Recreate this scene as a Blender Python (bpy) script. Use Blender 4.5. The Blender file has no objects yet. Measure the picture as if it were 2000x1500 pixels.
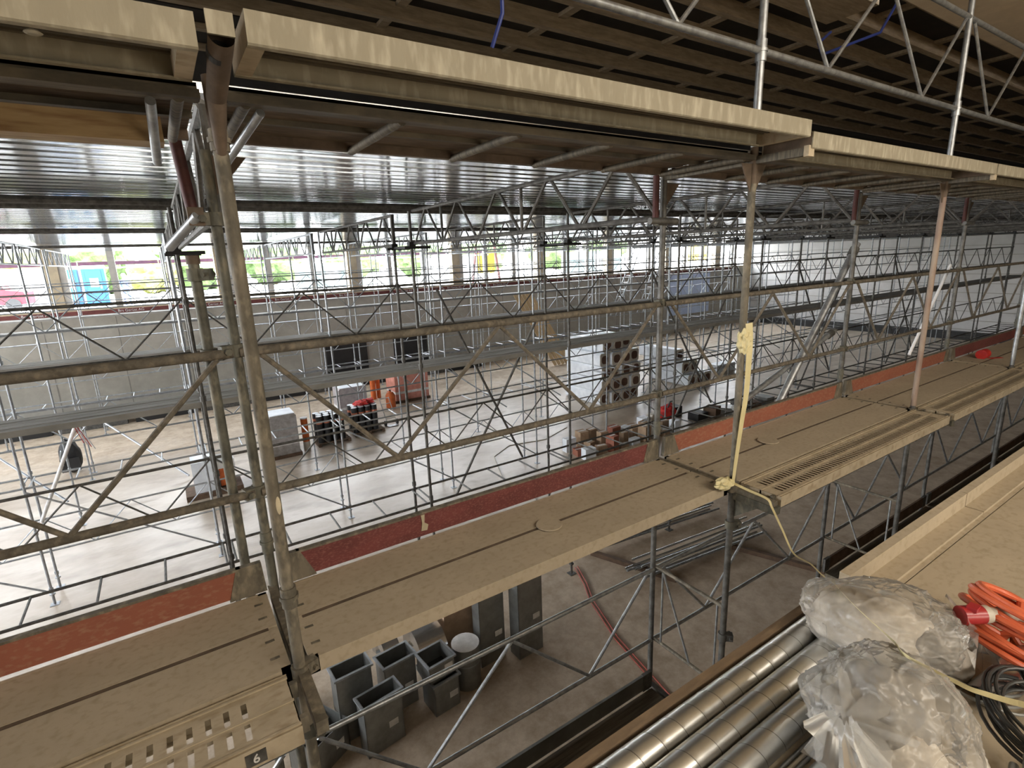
import bpy, math, random
from mathutils import Vector, Matrix, noise
random.seed(7)
S = bpy.context.scene
COL = S.collection
# ------------------------------------------------------------------ camera
cam = bpy.data.cameras.new('camera')
co = bpy.data.objects.new('camera', cam); COL.objects.link(co)
_a, _b, _c, _f = 0.5736439, 0.235988, -0.0372824, 1033.9
fw = Vector((math.sin(_a)*math.cos(_b), math.cos(_a)*math.cos(_b), -math.sin(_b)))
_r = Vector((math.cos(_a), -math.sin(_a), 0)); _u = _r.cross(fw)
R_ = math.cos(_c)*_r + math.sin(_c)*_u; U_ = R_.cross(fw)
m = Matrix((R_, U_, -fw)).transposed().to_4x4()
co.matrix_world = m
cam.sensor_width = 36; cam.lens = _f/2000*36; cam.clip_start = 0.05; cam.clip_end = 500
S.camera = co
# ------------------------------------------------------------------ world, sun, exposure
W = bpy.data.worlds.new('sky'); S.world = W; W.use_nodes = True
nt = W.node_tree; bg = nt.nodes['Background']
tc = nt.nodes.new('ShaderNodeTexCoord'); sep = nt.nodes.new('ShaderNodeSeparateXYZ')
rp = nt.nodes.new('ShaderNodeValToRGB'); nt.links.new(tc.outputs['Generated'], sep.inputs[0])
nt.links.new(sep.outputs['Z'], rp.inputs[0]); nt.links.new(rp.outputs[0], bg.inputs[0])
rp.color_ramp.elements[0].color = (1.0, 1.0, 1.0, 1); rp.color_ramp.elements[1].color = (0.75, 0.86, 1.0, 1)
bg.inputs[1].default_value = 12.5
def portal(name, loc, rot, sx, sy):
    l = bpy.data.lights.new(name, 'AREA'); l.shape = 'RECTANGLE'; l.size = sx; l.size_y = sy
    l.cycles.is_portal = True
    o = bpy.data.objects.new(name, l); COL.objects.link(o); o.location = loc; o.rotation_euler = rot
    return o
portal('window_portal', (16, 29.9, -0.4), (math.radians(-90), 0, 0), 58, 2.6)
portal('side_portal', (-12.2, 14, -0.4), (0, math.radians(-90), 0), 2.8, 34)
def area(name, loc, rot, sx, sy, e, c):
    l = bpy.data.lights.new(name, 'AREA'); l.shape = 'RECTANGLE'; l.size = sx; l.size_y = sy; l.energy = e; l.color = c
    o = bpy.data.objects.new(name, l); COL.objects.link(o); o.location = loc; o.rotation_euler = rot
area('high_warm_fill', (3.4, -4.4, 2.2), (math.radians(68), 0, math.radians(-16)), 8.5, .6, 195, (1, .91, .78))  # added warm fill from behind the camera, its source unseen
area('low_warm_fill', (3.0, -3.9, -.7), (math.radians(103), 0, math.radians(-24)), 3.2, 1.0, 44, (1, .90, .74))  # second added fill, aimed up to brighten deck undersides and soffit
sun = bpy.data.lights.new('sun', 'SUN'); sun.energy = 2.0; sun.angle = 0.05
so = bpy.data.objects.new('sun', sun); COL.objects.link(so); so.rotation_euler = (math.radians(35), 0, math.radians(20))
S.view_settings.view_transform = 'Standard'; S.view_settings.look = 'None'
S.view_settings.exposure = 0.95; S.view_settings.gamma = 1; S.view_settings.use_curve_mapping = False
S.cycles.max_bounces = 8; S.cycles.diffuse_bounces = 5; S.cycles.transparent_max_bounces = 16
# ------------------------------------------------------------------ materials
def mat(name, c1, c2=None, rough=.6, metal=0., scale=6., bump=.0, stretch=(1, 1, 1), c3=None, s3=30., spread=.12, alpha=None, trans=0.):
    m = bpy.data.materials.new(name); m.use_nodes = True; n = m.node_tree; b = n.nodes['Principled BSDF']
    b.inputs['Roughness'].default_value = rough; b.inputs['Metallic'].default_value = metal
    if c2 is None: c2 = tuple(x*.75 for x in c1)
    t = n.nodes.new('ShaderNodeTexCoord'); mp = n.nodes.new('ShaderNodeMapping'); mp.inputs['Scale'].default_value = stretch
    n.links.new(t.outputs['Object'], mp.inputs[0])
    no = n.nodes.new('ShaderNodeTexNoise'); no.inputs['Scale'].default_value = scale; no.inputs['Detail'].default_value = 6; no.inputs['Roughness'].default_value = .65
    n.links.new(mp.outputs[0], no.inputs['Vector'])
    r = n.nodes.new('ShaderNodeValToRGB'); e = r.color_ramp.elements
    e[0].position = .5-spread; e[1].position = .5+spread; e[0].color = (*c2, 1); e[1].color = (*c1, 1)
    n.links.new(no.outputs['Fac'], r.inputs[0]); out = r.outputs[0]
    if c3:
        n2 = n.nodes.new('ShaderNodeTexNoise'); n2.inputs['Scale'].default_value = s3; n2.inputs['Detail'].default_value = 3
        n.links.new(mp.outputs[0], n2.inputs['Vector'])
        r2 = n.nodes.new('ShaderNodeValToRGB'); r2.color_ramp.elements[0].position = .50; r2.color_ramp.elements[1].position = .78
        n.links.new(n2.outputs['Fac'], r2.inputs[0])
        mx = n.nodes.new('ShaderNodeMix'); mx.data_type = 'RGBA'; n.links.new(r2.outputs[0], mx.inputs[0])
        n.links.new(out, mx.inputs[6]); mx.inputs[7].default_value = (*c3, 1); out = mx.outputs[2]
    n.links.new(out, b.inputs['Base Color'])
    if bump:
        bp = n.nodes.new('ShaderNodeBump'); bp.inputs['Strength'].default_value = bump; bp.inputs['Distance'].default_value = .02
        n.links.new(no.outputs['Fac'], bp.inputs['Height']); n.links.new(bp.outputs[0], b.inputs['Normal'])
    if trans: b.inputs['Transmission Weight'].default_value = trans
    if alpha is not None: b.inputs['Alpha'].default_value = alpha
    return m
galv = mat('galvanised_steel', (.42, .44, .45), (.26, .27, .28), .42, .75, 14)
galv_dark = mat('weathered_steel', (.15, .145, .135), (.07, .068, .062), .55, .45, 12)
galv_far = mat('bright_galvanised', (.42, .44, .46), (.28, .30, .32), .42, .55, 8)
dusty = mat('dusty_post_steel', (.185, .16, .12), (.095, .085, .065), .75, .2, 9, .25, (1, 1, .5), (.30, .26, .19), 26)
dusty_dark = mat('grimy_post_steel', (.15, .145, .115), (.07, .068, .055), .7, .3, 10, .2, (1, 1, .5), (.25, .22, .16), 26)
sand = mat('sandy_deck_wood', (.47, .395, .29), (.36, .30, .215), .95, 0, 2.2, .12, (1, 1.3, 1), (.33, .275, .185), 26, .3)
sand2 = mat('sandy_steel_deck', (.50, .42, .305), (.37, .31, .215), .85, .05, 4.0, .1, (1, 2, 1), (.30, .235, .15), 14, .2)
fascia = mat('dusty_fascia', (.33, .30, .225), (.265, .235, .17), .8, .05, 3, .1, (3, 3, .8), (.47, .43, .335), 9, .25)
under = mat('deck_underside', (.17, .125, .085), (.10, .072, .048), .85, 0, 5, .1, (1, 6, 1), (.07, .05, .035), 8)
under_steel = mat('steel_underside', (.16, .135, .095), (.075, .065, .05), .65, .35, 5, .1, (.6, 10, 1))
redboard = mat('dark_red_toe_board', (.165, .042, .038), (.115, .03, .027), .8, 0, 3, .1, (1, 1, 2), (.23, .09, .075), 60)
orboard = mat('orange_red_toe_board', (.31, .105, .062), (.24, .08, .05), .8, 0, 2, .1, (1, 1, 2), (.32, .16, .10), 30, .2)
timber = mat('pale_timber', (.42, .30, .155), (.34, .23, .11), .75, 0, 4, .1, (1, 8, 8), (.2, .1, .04), 5)
plank_edge = mat('dirty_form_board', (.24, .17, .105), (.15, .105, .065), .9, 0, 3, .3, (1, 4, 4), (.29, .21, .13), 9, .2)
joist_m = mat('joist_timber', (.40, .31, .20), (.28, .215, .135), .85, 0, 4, .1, (1, 6, 6))
soffit_m = mat('concrete_soffit', (.62, .51, .36), (.54, .44, .31), .92, 0, 3, .05)
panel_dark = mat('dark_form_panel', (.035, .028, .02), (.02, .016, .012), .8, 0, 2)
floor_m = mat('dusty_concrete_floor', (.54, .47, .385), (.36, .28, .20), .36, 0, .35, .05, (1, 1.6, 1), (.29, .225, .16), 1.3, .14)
wall_m = mat('concrete_wall', (.37, .35, .305), (.30, .285, .245), .85, 0, 1.1, .05)
wall_pale = mat('pale_block_wall', (.62, .61, .59), (.53, .52, .505), .8, 0, .6)
col_tan = mat('tan_column', (.50, .42, .29), (.42, .35, .25), .85, 0, 3)
col_grey = mat('grey_mullion', (.50, .48, .43), (.42, .40, .37), .7, 0, 3)
def dirt_and_shade_floor():
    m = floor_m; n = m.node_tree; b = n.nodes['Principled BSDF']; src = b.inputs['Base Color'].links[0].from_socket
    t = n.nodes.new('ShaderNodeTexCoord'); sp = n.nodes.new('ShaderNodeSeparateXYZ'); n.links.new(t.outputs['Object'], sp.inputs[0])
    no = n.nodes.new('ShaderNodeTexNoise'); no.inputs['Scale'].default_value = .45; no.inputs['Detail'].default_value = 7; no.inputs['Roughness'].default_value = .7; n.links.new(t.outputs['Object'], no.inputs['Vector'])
    mr = n.nodes.new('ShaderNodeMapRange'); mr.inputs['From Min'].default_value = 12; mr.inputs['From Max'].default_value = 5; n.links.new(sp.outputs['Y'], mr.inputs['Value'])  # browner towards the walkway: sandy dirt, with the shade there painted in too
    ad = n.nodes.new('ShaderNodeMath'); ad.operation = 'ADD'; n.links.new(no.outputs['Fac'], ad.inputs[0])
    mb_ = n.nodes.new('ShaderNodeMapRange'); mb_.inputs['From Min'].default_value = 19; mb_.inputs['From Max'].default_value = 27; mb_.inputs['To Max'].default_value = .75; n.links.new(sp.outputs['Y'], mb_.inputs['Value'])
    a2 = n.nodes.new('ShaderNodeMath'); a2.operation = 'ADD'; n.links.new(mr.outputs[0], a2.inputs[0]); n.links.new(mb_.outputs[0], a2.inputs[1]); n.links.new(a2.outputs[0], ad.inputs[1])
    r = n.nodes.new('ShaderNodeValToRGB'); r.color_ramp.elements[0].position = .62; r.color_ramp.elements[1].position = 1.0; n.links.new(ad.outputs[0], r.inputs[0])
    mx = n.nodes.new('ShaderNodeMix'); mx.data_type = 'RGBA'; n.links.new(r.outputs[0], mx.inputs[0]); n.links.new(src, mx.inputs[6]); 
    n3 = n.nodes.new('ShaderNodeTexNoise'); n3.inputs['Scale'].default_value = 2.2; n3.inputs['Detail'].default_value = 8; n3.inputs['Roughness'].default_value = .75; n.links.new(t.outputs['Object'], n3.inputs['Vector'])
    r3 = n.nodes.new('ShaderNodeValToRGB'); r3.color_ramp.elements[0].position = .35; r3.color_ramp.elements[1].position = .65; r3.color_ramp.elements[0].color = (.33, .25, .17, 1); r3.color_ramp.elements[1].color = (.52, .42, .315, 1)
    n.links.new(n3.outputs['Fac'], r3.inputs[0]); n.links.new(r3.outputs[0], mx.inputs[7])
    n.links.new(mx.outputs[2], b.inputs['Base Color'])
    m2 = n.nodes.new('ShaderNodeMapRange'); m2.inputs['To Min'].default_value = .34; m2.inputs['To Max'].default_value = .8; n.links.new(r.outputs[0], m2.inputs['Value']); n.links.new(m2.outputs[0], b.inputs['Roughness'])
dirt_and_shade_floor()
black_m = mat('black_board', (.022, .022, .022), (.012, .012, .012), .6, 0, 2)
def sheet_mat():
    m = mat('corrugated_steel', (.66, .68, .70), (.56, .58, .60), .13, .95, 2.5, 0, (.3, 3, 1)); n = m.node_tree; b = n.nodes['Principled BSDF']
    t = n.nodes.new('ShaderNodeTexCoord'); mp = n.nodes.new('ShaderNodeMapping'); mp.inputs['Scale'].default_value = (.05, 9, 1)
    no = n.nodes.new('ShaderNodeTexNoise'); no.inputs['Scale'].default_value = 4; no.inputs['Detail'].default_value = 2
    n.links.new(t.outputs['Object'], mp.inputs[0]); n.links.new(mp.outputs[0], no.inputs['Vector'])
    bp = n.nodes.new('ShaderNodeBump'); bp.inputs['Strength'].default_value = .5; bp.inputs['Distance'].default_value = .012
    n.links.new(no.outputs['Fac'], bp.inputs['Height']); n.links.new(bp.outputs[0], b.inputs['Normal']); return m
sheet_m = sheet_mat()
_unused = lambda: mat('corrugated_steel', (.60, .62, .64), (.50, .52, .54), .14, .95, 2.5, 0, (.3, 3, 1))
duct_m = mat('spiral_duct_steel', (.66, .67, .66), (.56, .565, .55), .30, .92, 5, .02)
duct_sh = mat('sheet_metal_duct', (.30, .31, .30), (.22, .225, .215), .38, .7, 4)
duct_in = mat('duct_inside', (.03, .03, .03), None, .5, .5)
duct_bright = mat('bright_sheet_metal', (.66, .67, .67), (.58, .59, .6), .22, .95, 3)
paper = mat('white_paper', (.75, .74, .72), None, .8)
white_film = mat('white_plastic', (.80, .84, .88), (.66, .70, .75), .45, 0, 3)
black_roll = mat('black_bitumen', (.02, .02, .022), None, .55)
orange_m = mat('orange_plastic', (.66, .15, .03), (.52, .11, .02), .5)
terra = mat('terracotta_plastic', (.52, .17, .09), (.42, .14, .08), .6)
red_m = mat('red_fabric', (.62, .035, .025), (.42, .02, .02), .7)
brown_hole = mat('brown_insulation', (.14, .075, .05), None, .95)
cream = mat('cream_block', (.60, .56, .48), (.50, .46, .39), .9)
card = mat('cardboard', (.36, .25, .16), (.28, .19, .12), .9)
woodl = mat('fresh_wood', (.62, .45, .26), (.5, .35, .19), .7, 0, 4, 0, (1, 1, .2))
brownw = mat('brown_bearer', (.13, .08, .05), (.08, .05, .03), .9)
blue_m = mat('blue_cabin', (.0, .055, .16), (.0, .045, .14), .6)
redv = mat('red_van', (.20, .008, .018), (.16, .006, .014), .5)
white_m = mat('white_paint', (.82, .82, .82), None, .6)
purple_m = mat('purple_board', (.10, .04, .08), None, .7)
yellow_m = mat('yellow_sign', (.22, .16, .005), None, .6)
green1 = mat('green_foliage', (.13, .20, .07), (.06, .10, .03), .9, 0, 4)
green2 = mat('yellow_foliage', (.28, .29, .08), (.17, .19, .05), .9, 0, 4)
teal_m = mat('teal_netting', (.09, .13, .13), (.07, .11, .11), .7)
outg = mat('outdoor_ground', (.62, .60, .57), (.5, .48, .45), .9, 0, .5)
navy = mat('navy_clothing', (.08, .12, .25), None, .8)
skin = mat('skin', (.55, .36, .27), None, .6)
yellow_tape = mat('yellow_strap', (.66, .59, .34), (.58, .51, .28), .45)
cable_or = mat('orange_cable', (.72, .16, .07), (.58, .12, .05), .38)
cable_bk = mat('black_cable', (.035, .037, .037), None, .4)
cable_gy = mat('grey_cable', (.30, .31, .30), None, .4)
sock_red = mat('red_socket', (.42, .03, .035), None, .3)
sock_wh = mat('white_socket', (.62, .58, .50), (.5, .46, .38), .5)
blue_c = mat('blue_cable', (.02, .04, .22), None, .5)
hose_m = mat('red_hose', (.38, .09, .06), None, .5)
dark_cover = mat('dark_red_steel', (.085, .025, .022), (.05, .016, .014), .6, .2, 12)
gus_m = mat('rusty_gusset', (.14, .10, .07), (.09, .065, .045), .75, .2, 9)
plaster = mat('pale_plaster', (.55, .48, .34), None, .9)
bluesheet = mat('pale_blue_sheet', (.50, .60, .80), (.44, .54, .74), .6)
grey_blank = mat('gray_pipe', (.45, .47, .48), None, .3, .6)
def bag_mat():
    m = bpy.data.materials.new('clear_plastic_film'); m.use_nodes = True; n = m.node_tree
    for x in list(n.nodes): n.nodes.remove(x)
    o = n.nodes.new('ShaderNodeOutputMaterial'); tr = n.nodes.new('ShaderNodeBsdfTransparent'); tr.inputs[0].default_value = (.93, .93, .92, 1)
    df = n.nodes.new('ShaderNodeBsdfDiffuse'); df.inputs[0].default_value = (.92, .90, .85, 1)
    tl = n.nodes.new('ShaderNodeBsdfTranslucent'); tl.inputs[0].default_value = (.75, .73, .68, 1)
    gl = n.nodes.new('ShaderNodeBsdfGlossy'); gl.inputs['Roughness'].default_value = .24; gl.inputs[0].default_value = (1, 1, 1, 1)
    t = n.nodes.new('ShaderNodeTexCoord'); no = n.nodes.new('ShaderNodeTexNoise'); no.inputs['Scale'].default_value = 4.5; no.inputs['Detail'].default_value = 5; no.inputs['Distortion'].default_value = 1.2
    n.links.new(t.outputs['Object'], no.inputs['Vector'])
    rg = n.nodes.new('ShaderNodeTexNoise'); rg.noise_type = 'RIDGED_MULTIFRACTAL'; rg.inputs['Scale'].default_value = 4.0; rg.inputs['Detail'].default_value = 5; rg.inputs['Distortion'].default_value = 1.0; rg.normalize = True
    n.links.new(t.outputs['Object'], rg.inputs['Vector'])
    r = n.nodes.new('ShaderNodeValToRGB'); r.color_ramp.elements[0].position = .35; r.color_ramp.elements[1].position = .7
    r.color_ramp.elements[0].color = (.20, .20, .20, 1); r.color_ramp.elements[1].color = (.72, .72, .72, 1)
    n.links.new(rg.outputs['Fac'], r.inputs[0])
    bp = n.nodes.new('ShaderNodeBump'); bp.inputs['Strength'].default_value = .6; bp.inputs['Distance'].default_value = .02
    n.links.new(rg.outputs['Fac'], bp.inputs['Height']); n.links.new(bp.outputs[0], gl.inputs['Normal']); n.links.new(bp.outputs[0], df.inputs['Normal'])
    mx0 = n.nodes.new('ShaderNodeMixShader'); mx0.inputs[0].default_value = .25
    n.links.new(df.outputs[0], mx0.inputs[1]); n.links.new(tl.outputs[0], mx0.inputs[2])
    mx = n.nodes.new('ShaderNodeMixShader'); n.links.new(r.outputs[0], mx.inputs[0]); n.links.new(tr.outputs[0], mx.inputs[1]); n.links.new(mx0.outputs[0], mx.inputs[2])
    fr = n.nodes.new('ShaderNodeFresnel'); fr.inputs[0].default_value = 1.3
    n.links.new(bp.outputs[0], fr.inputs['Normal'])
    mx2 = n.nodes.new('ShaderNodeMixShader'); n.links.new(fr.outputs[0], mx2.inputs[0]); n.links.new(mx.outputs[0], mx2.inputs[1]); n.links.new(gl.outputs[0], mx2.inputs[2])
    n.links.new(mx2.outputs[0], o.inputs[0]); return m
film = bag_mat()
# ------------------------------------------------------------------ mesh helpers
class MB:
    def __init__(s): s.v = []; s.f = []; s.mi = []; s.cur = 0
    def add(s, vs, fs):
        n = len(s.v); s.v += [tuple(v) for v in vs]; s.f += [tuple(i+n for i in f) for f in fs]; s.mi += [s.cur]*len(fs); return s
    def box(s, x0, x1, y0, y1, z0, z1):
        return s.add([(x0,y0,z0),(x1,y0,z0),(x1,y1,z0),(x0,y1,z0),(x0,y0,z1),(x1,y0,z1),(x1,y1,z1),(x0,y1,z1)],
                     [(0,3,2,1),(4,5,6,7),(0,1,5,4),(1,2,6,5),(2,3,7,6),(3,0,4,7)])
    def beam(s, p, q, w, h, up=(0,0,1)):
        p = Vector(p); q = Vector(q); d = (q-p).normalized(); u = Vector(up)
        if abs(d.dot(u)) > .98: u = Vector((1,0,0))
        a = d.cross(u).normalized(); b = a.cross(d)
        vs = [o+a*sx*w/2+b*sy*h/2 for o in (p,q) for sx,sy in ((-1,-1),(1,-1),(1,1),(-1,1))]
        return s.add(vs, [(3,2,1,0),(4,5,6,7),(0,1,5,4),(1,2,6,5),(2,3,7,6),(3,0,4,7)])
    def tube(s, p, q, r, n=8, cap=True, r2=None):
        p = Vector(p); q = Vector(q); d = (q-p).normalized(); u = Vector((0,0,1)) if abs(d.z) < .9 else Vector((1,0,0))
        a = d.cross(u).normalized(); b = a.cross(d); r2 = r if r2 is None else r2
        vs = []
        for o, rr in ((p,r),(q,r2)):
            for k in range(n):
                t = 2*math.pi*k/n; vs.append(o+a*math.cos(t)*rr+b*math.sin(t)*rr)
        fs = [(k,(k+1)%n,n+(k+1)%n,n+k) for k in range(n)]
        if cap: fs += [tuple(range(n-1,-1,-1)), tuple(range(n,2*n))]
        return s.add(vs, fs)
    def path(s, pts, r, n=8):
        pts = [Vector(p) for p in pts]; rings = []; up = Vector((0,0,1)); a = None
        for i, p in enumerate(pts):
            d = (pts[min(i+1,len(pts)-1)]-pts[max(i-1,0)]).normalized()
            if a is None:
                a = d.cross(up if abs(d.z) < .9 else Vector((1,0,0))).normalized()
            else: a = (a-d*a.dot(d)).normalized()
            b = a.cross(d); rings.append([p+a*math.cos(2*math.pi*k/n)*r+b*math.sin(2*math.pi*k/n)*r for k in range(n)])
        vs = [v for g in rings for v in g]; m_ = len(pts)
        fs = [(i*n+k, i*n+(k+1)%n, (i+1)*n+(k+1)%n, (i+1)*n+k) for i in range(m_-1) for k in range(n)]
        fs += [tuple(range(n-1,-1,-1)), tuple((m_-1)*n+k for k in range(n))]
        return s.add(vs, fs)
    def lathe(s, prof, c=(0,0,0), n=24):
        vs = [(c[0]+r*math.cos(2*math.pi*k/n), c[1]+r*math.sin(2*math.pi*k/n), c[2]+z) for r, z in prof for k in range(n)]
        m_ = len(prof); fs = [(i*n+k, i*n+(k+1)%n, (i+1)*n+(k+1)%n, (i+1)*n+k) for i in range(m_-1) for k in range(n)]
        fs += [tuple(range(n-1,-1,-1)), tuple((m_-1)*n+k for k in range(n))]
        return s.add(vs, fs)
    def prism(s, poly, ax, a0, a1):
        def P(u, v, w): return {'x':(w,u,v),'y':(u,w,v),'z':(u,v,w)}[ax]
        n = len(poly); vs = [P(u,v,a0) for u,v in poly]+[P(u,v,a1) for u,v in poly]
        return s.add(vs, [(k,(k+1)%n,n+(k+1)%n,n+k) for k in range(n)]+[tuple(range(n-1,-1,-1)),tuple(range(n,2*n))])
    def mesh(s, name, mats, smooth=False):
        me = bpy.data.meshes.new(name); me.from_pydata(s.v, [], s.f)
        for m_ in (mats if isinstance(mats, (list,tuple)) else [mats]): me.materials.append(m_)
        for p, i in zip(me.polygons, s.mi): p.material_index = i
        if smooth: me.polygons.foreach_set('use_smooth', [True]*len(me.polygons))
        me.update()
        if smooth:
            try: me.set_sharp_from_angle(angle=math.radians(40))
            except Exception: pass
        return me
    def obj(s, name, mats, parent=None, smooth=False, loc=None):
        o = bpy.data.objects.new(name, s.mesh(name, mats, smooth)); COL.objects.link(o)
        if parent: o.parent = parent
        if loc: o.location = loc
        return o
def tag(o, label, cat, group=None, kind=None):
    if label: o['label'] = label
    if cat: o['category'] = cat
    if group: o['group'] = group
    if kind: o['kind'] = kind
    return o
def struct(o): o['kind'] = 'structure'; return o
def empty(name, loc=(0,0,0), rz=0, rot=None):
    o = bpy.data.objects.new(name, None); COL.objects.link(o); o.location = loc; o.rotation_euler = rot or (0,0,rz); o.empty_display_size = .1; return o
def clone(o, loc, parent=None, rz=None):
    c = o.copy(); COL.objects.link(c)
    if parent is None:
        c.location = loc
        if rz is not None: c.rotation_euler = (0,0,rz)
    else: c.parent = parent
    for ch in list(o.children): clone(ch, None, c)
    return c
ORD = ['first','second','third','fourth','fifth','sixth','seventh','eighth','ninth','tenth','eleventh','twelfth','thirteenth','fourteenth','fifteenth','sixteenth','seventeenth','eighteenth']
X0, BAY = 0.25, 3.06
def X(k): return X0+BAY*k
FL = -6.6
LV = (-1.7, -4.0, -6.3)
# ------------------------------------------------------------------ the setting
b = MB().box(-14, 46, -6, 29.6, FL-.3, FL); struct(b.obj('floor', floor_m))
b = MB().box(-14, 46, 29.5, 29.8, FL, -1.65); 
struct(b.obj('wall_back', wall_m))
b = MB()
for k in range(24): b.box(-12.03+2.55*k, -12.0+2.55*k, 29.492, 29.5, FL, -1.65)
b.box(-14, 46, 29.49, 29.5, -4.16, -4.13); struct(b.obj('trim_1', mat('wall_joint', (.2,.19,.17))))
struct(MB().box(-14, 46, 29.1, 29.49, FL, -6.05).obj('trim_2', black_m))
struct(MB().box(-14, 46, 29.45, 29.85, -1.65, -1.55).obj('trim_3', col_tan))
struct(MB().box(-14, 46, 29.5, 29.9, .9, 3.4).obj('wall_lintel', wall_m))
# end wall on the right with block courses
b = MB().box(45.6, 46, 1.03, 29.5, FL, 3.2); struct(b.obj('wall_right', wall_pale))
b = MB()
for z in [FL+.62*i for i in range(1, 13)]: b.box(45.58, 45.6, 1.03, 29.5, z, z+.035)
struct(b.obj('trim_4', wall_m))
struct(MB().box(44.9, 45.59, 1.03, 29.1, FL, -6.1).obj('trim_5', black_m))
struct(MB().box(-14, -13.7, -6, 3, FL, 3.2).obj('wall_left', wall_m))
struct(MB().box(-14, 46, -6.2, -6, FL, 2.6).obj('wall_front', wall_m))
struct(MB().box(-14, -13.7, 3, 29.5, FL, -1.65).obj('wall_left_low', wall_m))
struct(MB().box(-14, -13.7, 3, 29.5, .95, 3.3).obj('wall_left_high', wall_m))
struct(MB().box(45.6, 46, -6, 1.03, FL, 3.2).obj('wall_right_end', wall_m))
# corrugated metal ceiling, ribs along the hall
b = MB(); y = 3.3
while y < 29.3:
    b.box(-14, 46, y, y+.155, .86, .91); y += .25
struct(b.obj('ceiling', sheet_m))
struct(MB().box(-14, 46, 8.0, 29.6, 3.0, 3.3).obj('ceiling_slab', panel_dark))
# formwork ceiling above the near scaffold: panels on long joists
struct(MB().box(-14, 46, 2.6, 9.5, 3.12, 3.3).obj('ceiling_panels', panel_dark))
b = MB()
for k in range(9):
    y = 3.5+.70*k
    b.box(-14, 46, y-.048, y+.048, 2.92, 2.98)
    b.box(-14, 46, y-.02, y+.02, 2.99, 3.12)
struct(b.obj('ceiling_joists', joist_m))
b = MB()
for k in range(30): b.box(-13+2*k, -12.88+2*k, 2.7, 9.4, 3.07, 3.12)
struct(b.obj('ceiling_bearers', joist_m))
struct(MB().box(-14, 46, -6, 3.02, 2.5, 2.9).obj('ceiling_soffit', soffit_m))
# window columns
def column(x, w, d, m_, n): return struct(MB().box(x-w/2, x+w/2, 29.55, 29.55+d, -1.55, .9).obj(n, m_))
for k in range(-2, 7):
    xx = 2.65+6.35*k
    c = column(xx, .50, .45, col_tan, 'trim_%d' % (20+k)); struct(MB().box(xx+.25, xx+.50, 29.6, 29.9, -1.55, .9).obj('trim_%d' % (40+k), col_grey))
    for j in (1, 2): column(xx+2.12*j, .26, .2, col_grey, 'trim_%d' % (60+2*k+j))
# dark openings in the back wall
for i, (x0, x1) in enumerate(((6.9, 9.3), (10.9, 13.0))):
    struct(MB().box(x0, x1, 29.4, 29.49, FL, -4.3).obj('door_%d' % (i+1), black_m))
# camera side: boarded platform
b = MB()
for k in range(9): b.box(-4, 14, .872-.62*(k+1)+.006, .872-.62*k, -1.66, -1.60)
b.box(-4, 14, .878, .99, -1.66, -1.60)
struct(b.obj('floor_platform', sand))
struct(MB().box(-14, 46, -6, .85, -1.9, -1.68).obj('floor_slab', soffit_m))
# ------------------------------------------------------------------ outdoors
struct(MB().box(-60, 90, 29.8, 110, -2.2, -1.95).obj('ground', outg))
def wheel(parent, x, y, z, r): MB().tube((x, y-.1, z), (x, y+.1, z), r, 16).obj('wheel', black_m, parent)
t = empty('toilet_cabin', (-3.15, 41, -1.95)); tag(t, 'bright blue portable toilet cabin beyond the window, the left one', 'toilet cabin')
def cabin(t):
    MB().box(-.55, .55, -.55, .55, .08, 2.25).obj('body', blue_m, t)
    MB().prism([(-.6, 2.25), (.6, 2.25), (.45, 2.42), (-.45, 2.42)], 'y', -.6, .6).obj('roof', white_m, t)
    d = MB().box(-.38, .38, -.59, -.55, .15, 2.05).obj('door', blue_m, t)
    MB().box(.25, .32, -.63, -.59, 1.0, 1.2).obj('handle', white_m, d)
    MB().box(-.2, .2, -.60, -.59, 1.1, 1.6).obj('notice', white_m, t)
cabin(t)
t2 = clone(t, (-4.45, 41.2, -1.95)); t2['label'] = 'bright blue portable toilet cabin beyond the window, behind the tan column'
tag(t2, 'bright blue toilet cabin farthest left, half beside the white container', 'toilet cabin')
t['label'] = 'bright blue portable toilet cabin nearest the person in the white helmet'
t = empty('delivery_van', (-8.1, 41, -1.95)); tag(t, 'red van parked outside the left window band', 'van')
MB().prism([(-1.9,.35),(1.9,.35),(1.9,1.0),(1.0,1.15),(.5,1.95),(-1.9,2.0)], 'y', -.9, .9).obj('body', redv, t)
MB().prism([(.95,1.2),(.55,1.8),(.0,1.8),(.0,1.2)], 'y', -.92, .92).obj('side_window', black_m, t)
for x in (-1.2, 1.2): wheel(t, x, -.85, .35, .34)
t = empty('white_container', (-6.2, 44, -1.95)); tag(t, 'white site container standing behind the blue toilet cabins', 'container')
MB().box(-1.6, 3.0, -1, 1, .1, 2.3).obj('body', white_m, t)
MB().box(.2, 1.0, -1.03, -1, .3, 2.1).obj('door', grey_blank, t)
for i, (x, w, hh) in enumerate(((12, 5, 2.0), (24, 6, 2.1), (41, 7, 2.2))):
    t = empty('site_container', (x, 46, -1.95)); tag(t, 'pale teal site container far outside the windows, %s from the left' % ORD[i], 'container', 'far site containers')
    MB().box(-w/2, w/2, -1, 1, .1, hh).obj('body', teal_m if i != 1 else white_m, t); MB().box(-.5, .5, -1.03, -1, .2, hh-.3).obj('door', grey_blank, t)
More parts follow.
